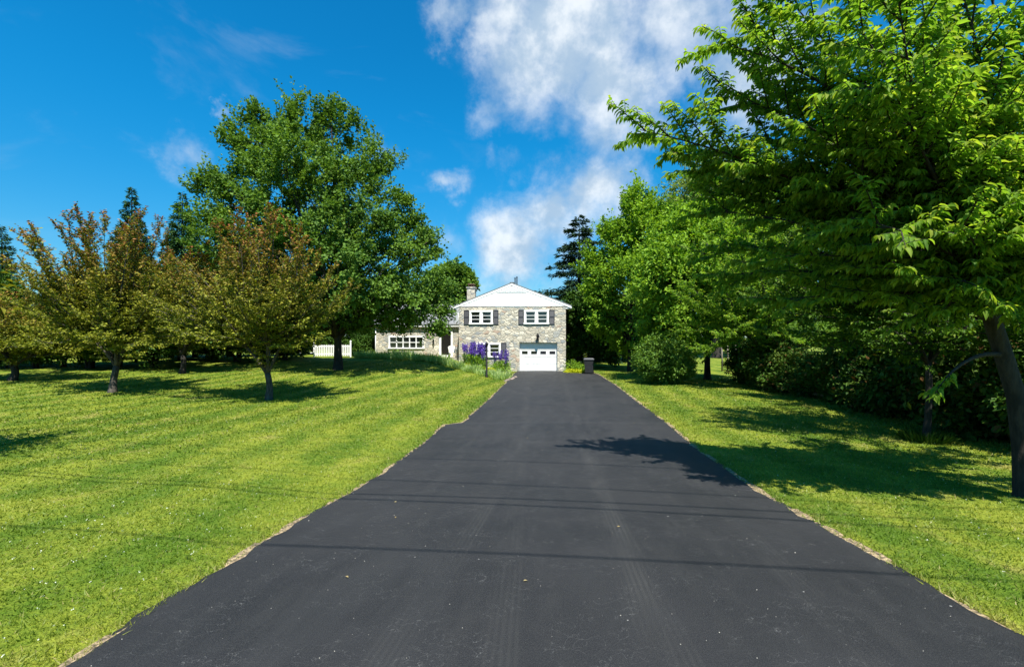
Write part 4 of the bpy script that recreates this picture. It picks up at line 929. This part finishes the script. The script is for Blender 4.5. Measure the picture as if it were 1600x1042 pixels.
# near cherry, grown limb by limb
def near_cherry():
    r = np.random.default_rng(202); fx, fy = 6.5, 5.75; fz = hz(fx, fy); root = empty('cherry_tree', (fx, fy, fz), label='near cherry tree with a leaning dark trunk at the right edge of the photo', cat='tree')
    def Q(px, py, dd): return np.array([(px - 800) / F * dd - fx, dd - fy, H + (HOR - py) / F * dd - fz])
    mb = MB(); base = [np.array((0, 0, -.2)), np.array((0, 0, .05)), Q(1598, 700, 5.75), Q(1588, 620, 5.75), Q(1568, 555, 5.75), Q(1550, 500, 5.75), Q(1545, 460, 5.75)]
    mb.tube(base, [.15, .125, .10, .095, .092, .088, .082], 14)
    crotch = base[-1]; low = base[4]
    P = []; A = []; N = []; T = []
    def spray(p0, dr, ln, rad, depth):
        """arching shoot; leaves hang off both sides"""
        n = max(4, int(ln / .09)); pts = [np.array(p0)]; dv = norm(np.array(dr))
        for k in range(n):
            dv = norm(dv + np.array([0, 0, -.028 if depth else -.02]) + r.normal(0, .05, 3)); pts.append(pts[-1] + dv * ln / n)
        mb.tube(pts[::2] if len(pts) > 6 else pts, [max(rad * (1 - .8 * i / (len(pts[::2]) if len(pts) > 6 else len(pts))), .0025) for i in range(len(pts[::2]) if len(pts) > 6 else len(pts))], 4 if depth else 5, False)
        pa = np.array(pts)
        if depth < 2:
            m = int(ln / (.17 if depth == 0 else .15))
            for k in range(m):
                t = (k + .5 + r.random() * .5) / m
                if depth == 0 and t < .12: continue
                j = min(int(t * n), n - 1); base_ = pa[j]; fw = norm(pa[j + 1] - pa[j]); sd = norm(np.cross(fw, [0, 0, 1])) * (1 if k % 2 else -1)
                d2 = fw * .75 + sd * r.uniform(.3, .9) + np.array([0, 0, r.uniform(-.35, .65)])
                spray(base_, d2, ln * (.42 if depth == 0 else .4) * (1.15 - t * .7) * r.uniform(.7, 1.25), rad * .5, depth + 1)
        if depth >= 1:
            m = int(ln / .019); ts = np.linspace(.1, 1, m); j = np.minimum((ts * n).astype(int), n - 1); b = pa[j] + (pa[j + 1] - pa[j]) * ((ts * n) - j)[:, None].clip(0, 1)
            fw = norm(pa[j + 1] - pa[j]); sd = norm(np.cross(fw, [0, 0, 1])) * np.where(np.arange(m) % 2, 1, -1)[:, None]
            P.append(b); A.append(fw * .55 + sd * .7 + np.array([0, 0, -.55]) + r.normal(0, .22, (m, 3))); N.append(np.array([0, 0, 1.]) + sd * .35 + r.normal(0, .3, (m, 3)))
            T.append(np.clip((ts > .85) * r.random(m) * .6, 0, 1))
    limbs = [(1000, 203, 6.4, 1.3), (1118, 66, 5.9, 1.2), (1118, 135, 6.1, 1.1), (1085, 262, 7.0, 1.2), (1215, -20, 5.4, 1.1), (1330, -70, 5.2, 1.1), (1470, -100, 5.0, 1.1), (1190, 210, 6.2, 1.1), (1300, 230, 5.2, 1.1), (1180, 330, 6.8, 1.2), (1080, 400, 8.0, 1.1),
             (1230, 400, 5.8, 1.1), (1330, 340, 4.9, 1.1), (1430, 170, 5.0, 1.1), (1580, 60, 5.0, 1.1), (1700, 180, 4.8, 1.2), (1650, 330, 4.4, 1.), (1400, 430, 5.2, 1.), (1500, 350, 4.6, 1.), (1300, 440, 7.4, 1.2), (1480, 260, 7.2, 1.2), (1700, 420, 6.5, 1.), (1560, 200, 5.8, 1.1),
             (1380, 280, 6.2, 1.1), (1100, 330, 6.8, 1.1), (1130, 430, 7.4, 1.1), (1350, 420, 6.2, 1.1), (1200, 470, 6.4, 1.), (1420, 470, 6.6, 1.), (1560, 300, 6.4, 1.), (1640, 80, 6.0, 1.1), (1520, 450, 5.2, .9), (1620, 440, 5.4, .9), (1480, 420, 6.2, .9), (1900, 100, 3.9, 1.2), (2050, 300, 4.4, 1.2), (1850, 20, 5.4, 1.2), (2200, 200, 3.4, 1.2), (1820, 260, 6.4, 1.2), (1560, -60, 5.4, 1.1), (1440, 60, 5.8, 1.1), (1170, 30, 6.0, 1.1), (1170, 105, 6.3, 1.0), (1190, 165, 6.4, 1.0), (1110, 300, 6.9, 1.0), (1150, 262, 6.4, 1.0), (1045, 235, 6.8, 1.0), (1400, 0, 5.2, 1.1), (1540, 130, 4.9, 1.1), (1400, -40, 4.0, 1.1), (1320, 20, 4.8, 1.0), (1500, 440, 5.0, .9), (1590, 440, 5.0, .9), (1470, 485, 5.2, .8), (1630, 500, 5.0, .9), (1545, 480, 4.9, .8), (1420, 500, 5.6, .9), (1340, 160, 4.7, 1.1), (1390, 130, 4.3, 1.1), (1260, 195, 5.1, 1.0)]
    for px, py, dd, sl2 in limbs:
        tip = Q(px, py, dd); st = crotch if r.random() < .75 else base[5]; dv = tip - st; L_ = np.linalg.norm(dv)
        mid = st + dv * .45 + np.array([0, 0, .13 * L_]) + r.normal(0, .05, 3) * L_
        b = np.array(bez(st, mid, tip, 12)); r0 = .012 + .0075 * L_
        mb.tube(b, [max(r0 * (1 - .93 * t), .005) for t in np.linspace(0, 1, 12)], 7, False)
        cum = np.linspace(0, 1, 12); m = int(L_ / .18)
        for k in range(m):
            t = .14 + .86 * (k + r.random() * .6) / m; j = min(int(t * 11), 10); p0 = b[j] + (b[j + 1] - b[j]) * (t * 11 - j); fw = norm(b[j + 1] - b[j]); sd = norm(np.cross(fw, [0, 0, 1])) * (1 if k % 2 else -1)
            spray(p0, fw * .8 + sd * r.uniform(.3, .9) + np.array([0, 0, r.uniform(-.4, .75)]), sl2 * (1.0 - .45 * t) * r.uniform(.6, 1.1), .012, 1)
        spray(b[-1] - fw * .3, b[-1] - b[-2], .35, .006, 1)
    # the low arching bough
    b = bez(low, Q(1520, 545, 5.6), Q(1478, 590, 5.4), 8); mb.tube(b, [.035 * (1 - .1 * k) for k in range(8)], 7)
    spray(np.array(b[-2]), np.array(b[-1]) - np.array(b[-2]), .5, .01, 1)
    b = bez(crotch, Q(1560, 430, 5.8), Q(1605, 380, 5.9), 7); mb.tube(b, [.075, .07, .065, .06, .055, .05, .045], 9)
    b = bez(base[5], Q(1490, 455, 5.7), Q(1430, 385, 5.6), 8); mb.tube(b, [.07, .065, .06, .052, .046, .04, .035, .03], 9)
    P_ = np.concatenate(P); n = len(P_); print('near cherry leaves', n)
    sz = r.uniform(.75, 1.25, n)
    link('crown', leaves_mesh('cherry_crown', P_, np.concatenate(A), norm(np.concatenate(N)), .104 * sz, .045 * sz, np.clip(r.normal(.5, .25, n), 0, 1), np.concatenate(T), fine=True), root, M['cherry'])
    mb.build('trunk', M['barkB'], root)
near_cherry()

# hedge along the right boundary
hp = [broad_tree('hedge_shrub', (0, 0, 0), [(0, 0, 1.0, 1.3, 1.1, .85), (.6, -.3, .7, .9, .9, .6), (-.6, .1, 1.3, .9, .9, .6)], 90, .32, 80, .11, .06, M['dark'], M['barkB'], .03, .3, 110 + k, spray=.9, up=.5, age=lambda h, r, n: (r.random(n) < .08) * .9, nlimb=14, trunks=[(.1, 0, .03, .3), (-.15, .1, .025, .3)], under=1., cat='shrub', group='tangled shrubs along the right boundary', label='dark tangled shrub in the hedge along the right boundary') for k in range(3)]
k = 0
for y in list(np.arange(6.2, 27, 1.1)) :
    x = np.interp(y, [6, 10, 14, 20, 38], [11.3, 11.4, 11.8, 12.7, 15.6]) + r.uniform(-.3, .5); s = r.uniform(.8, 1.15) * (1 + .15 * (y < 12)); l = (x, y, hz(x, y) - .03)
    lb = 'dark tangled hedge shrub on the right boundary, %s from the near end' % ORD[k]
    if k < 3: hp[k].location = l; hp[k]['label'] = lb
    else: copy_tree(hp[k % 3], l, r.random() * 6, (s, s, s * r.uniform(.9, 1.1)), label=lb)
    k += 1
# saplings and a green steel post at the boundary
mb = MB(); mb.tube([(0, 0, -.2), (0, 0, 1.75)], .028, 6); mb.box(-.045, .045, -.012, .012, .1, 1.7)
x, y = px2(1490, 11.2), 11.2; tag(mb.build('fence_post', M['greenpost'], None, (x, y, hz(x, y))), 'pale green steel fence post among the hedge shrubs behind the thin cherry', 'post')
for px, dd, h_, lb in ((1108, 37, 2.0, 'leftmost'), (1128, 36, 1.9, 'second from left'), (1137, 35.5, 2.0, 'third from left'), (1150, 34.5, 2.1, 'rightmost')):
    x, y, z = foot(px, dd); mb = MB(); mb.tube([(0, 0, -.2), (.02, 0, h_ * .5), (0, .02, h_)], [.06, .055, .05], 7); tag(mb.build('fence_post', M['greypost'], None, (x, y, z)), lb + ' of the thin posts before the bright field right of the rounded bush', 'post')
# behind the hedge: far belt of trees closing the view
belt = [broad_tree('distant_tree', (0, 0, 0), [(0, 0, 4, 4, 3.5, 3), (1, 0, 6.5, 3, 3, 2.6), (-2, 0, 3.5, 3, 3, 2.6)], 110, 1.0, 90, .36, .24, M['maple'], M['barkB'], .25, 1.5, 120 + k, spray=.5, nlimb=10, under=.8, cat='tree', group='trees of the distant belt', label='distant green tree in the belt beyond the garden boundary') for k in range(3)]
k = 0
spots = [(px, 95 + r.uniform(-8, 8)) for px in range(-60, 480, 46)] + [(px, 75 + r.uniform(-8, 8)) for px in range(1150, 1700, 50)] + [(px, 62) for px in (560, 610, 655)] + [(940, 52), (975, 56), (1010, 50)]
for px, dd in spots:
    x = px2(px, dd); s = r.uniform(.7, 1.0) * (1 if dd < 90 else .8); l = (x, dd, hz(x, dd))
    if k < 3: belt[k].location = l
    else: copy_tree(belt[k % 3], l, r.random() * 6, s)
    k += 1

# ---------------------------------------------------------------- grass blades and clover
def grass(n, seed, r0, r1):
    q = np.random.default_rng(seed); rr = np.exp(q.uniform(math.log(r0), math.log(r1), n)); an = q.uniform(-1.15, 1.15, n)
    X = np.sin(an) * rr; Y = np.cos(an) * rr
    edge = np.maximum(XL(Y) - X, X - XR(Y)); ok = (edge > -.035) & (Y > .6)
    X, Y, rr, edge = X[ok], Y[ok], rr[ok], edge[ok]; n = len(X); Z = hgt(X, Y) - .006
    w = .0038 * np.clip(rr / 3, 1, 9); h = q.uniform(.018, .040, n) * np.clip(rr / 9, 1, 1.6) * (1 + 0.7 * (q.random(n) < .06))
    tall = np.exp(-edge / .12) * q.random(n); h = h * (1 + .9 * tall)
    A = norm(np.array([0, 0, 1.]) + q.normal(0, .65, (n, 3))); Sd = norm(np.cross(A, rdir(q, n)))
    P = np.stack([X, Y, Z], 1); V = np.stack([P - Sd * w[:, None], P + Sd * w[:, None], P + A * h[:, None] + np.stack([q.normal(0, .012, n), q.normal(0, .012, n), np.zeros(n)], 1)], 1)
    me = bpy.data.meshes.new('grass'); raw_mesh(me, V.reshape(-1, 3), np.arange(n * 3).reshape(-1, 3))
    a = me.attributes.new('tint', 'FLOAT', 'POINT'); a.data.foreach_set('value', np.repeat(np.clip(q.normal(.5, .3, n), 0, 1), 3).astype(np.float32))
    dry = ((q.random(n) < .07) * .8 + np.exp(-edge / .10) * .8 * q.random(n)) * q.random(n)
    a = me.attributes.new('age', 'FLOAT', 'POINT'); a.data.foreach_set('value', np.repeat(np.clip(dry, 0, 1), 3).astype(np.float32))
    tag(link('grass', me, None, M['blade']), 'short mown grass blades covering the lawns', 'grass', kind='stuff')
grass(620000, 301, 1.6, 34)
def clover(n):
    q = np.random.default_rng(302); rr = np.exp(q.uniform(math.log(2.5), math.log(14), n)); an = q.uniform(-1.1, 1.1, n); X = np.sin(an) * rr; Y = np.cos(an) * rr
    f = np.sin(X * 1.3 + 1) * np.sin(Y * 1.1 + 2) + .8 * np.sin(X * .5 - Y * .7); ok = ((XL(Y) - X > .3) & (f + q.normal(0, .5, n) > -.1)) | ((X - XR(Y) > .3) & (q.random(n) < .35)); X, Y = X[ok], Y[ok]; n = len(X)
    P = np.stack([X, Y, hgt(X, Y) + q.uniform(.03, .055, n)], 1); k = 3
    P = np.repeat(P, k, 0) + q.normal(0, .003, (n * k, 3)); m = len(P)
    tag(link('clover_flowers', leaves_mesh('clover', P, rdir(q, m), norm(rdir(q, m) + np.array([0, 0, 1.])), .009, .008, q.random(m)), None, M['clover']), 'tiny white clover heads dotted over the near lawn', 'flowers', kind='stuff')
clover(2400)
def grit(n):
    q = np.random.default_rng(303); Y = 1.5 * np.exp(q.uniform(0, math.log(14), n)); u = q.random(n); X = XL(Y) + .05 + (XR(Y) - XL(Y) - .1) * u; Z = hgt(X, Y) + .014 + .03 * np.sin(math.pi * u) + .002
    sz = q.uniform(.0012, .0034, n) * (1 + 1.2 * (q.random(n) < .06)); P = np.stack([X, Y, Z], 1); V = []
    a = q.random(n) * 6.28
    for k in range(4): V.append(P + np.stack([np.cos(a + k * 1.57) * sz * q.uniform(.7, 1.5, n), np.sin(a + k * 1.57) * sz * q.uniform(.7, 1.3, n), np.zeros(n)], 1))
    V.append(P + np.array([0, 0, 1.]) * sz[:, None]); V = np.stack(V, 1).reshape(-1, 3); T = np.array([[0, 1, 4], [1, 2, 4], [2, 3, 4], [3, 0, 4]]); Fc = (T[None] + (np.arange(n) * 5)[:, None, None]).reshape(-1, 3)
    me = bpy.data.meshes.new('grit'); raw_mesh(me, V, Fc); tag(link('loose_grit', me, None, mat('grit', (.36, .34, .29), .9, var=.6, vscale=3)), 'loose pale grit and pebbles scattered over the dark drive', 'grit', kind='stuff')
    m = 16; Y = 1.5 * np.exp(q.uniform(0, math.log(12), m)); u = q.random(m); X = XL(Y) + (XR(Y) - XL(Y)) * u; P = np.stack([X, Y, hgt(X, Y) + .022 + .03 * np.sin(math.pi * u)], 1)
    tag(link('fallen_leaves', leaves_mesh('fallen', P, q.normal(0, 1, (m, 3)) * [1, 1, .1], norm(np.array([0, 0, 1.]) + q.normal(0, .2, (m, 3))), .035, .018, q.random(m)), None, leaf_mat('dry_leaf', (.25, .17, .06), (.45, .38, .2))), 'small dry leaves scattered over the drive', 'leaves', kind='stuff')
grit(380)
# ---------------------------------------------------------------- overhead cables (above the frame, seen by their shadows)
def cables():
    k = math.cos(R(SUN_EL)) / math.sin(R(SUN_EL)); fx_, fy_ = -math.sin(R(SUN_AZ)) * k, math.cos(R(SUN_AZ)) * k
    lines = [((500, 857), (1300, 895), 6.2, .0115), ((525, 780), (1265, 816), 7.0, .0135), ((530, 772), (1240, 802), 6.6, .0125), ((575, 750), (1140, 777), 8.6, .011), ((635, 717), (950, 730), 9.2, .011)]
    for i, (a, b, hh, rad) in enumerate(lines):
        W_ = []
        for px, py in (a, b):
            zg = -.2
            for _ in range(12): dd = (H - zg) * F / (py - HOR); zg = hz(0.3, dd)
            x, y = px2(px, dd), dd; W_.append(np.array([x - fx_ * (hh - zg), y - fy_ * (hh - zg), hh]))
        dv = (W_[1] - W_[0]); dv /= dv[0]; o = W_[0] - dv * W_[0][0]
        xs_ = np.linspace(-24, 24, 25); pts = [tuple(o + dv * x + np.array([0, 0, .0012 * x * x])) for x in xs_]
        mb = MB(); mb.tube(pts, rad, 6)
        tag(mb.build('overhead_cable', M['wire'], None), ['lowest and nearest', 'thickest', 'second lowest', 'thin upper', 'highest and thinnest'][i] + ' overhead cable crossing above the drive, seen by its shadow', 'cable')
cables()
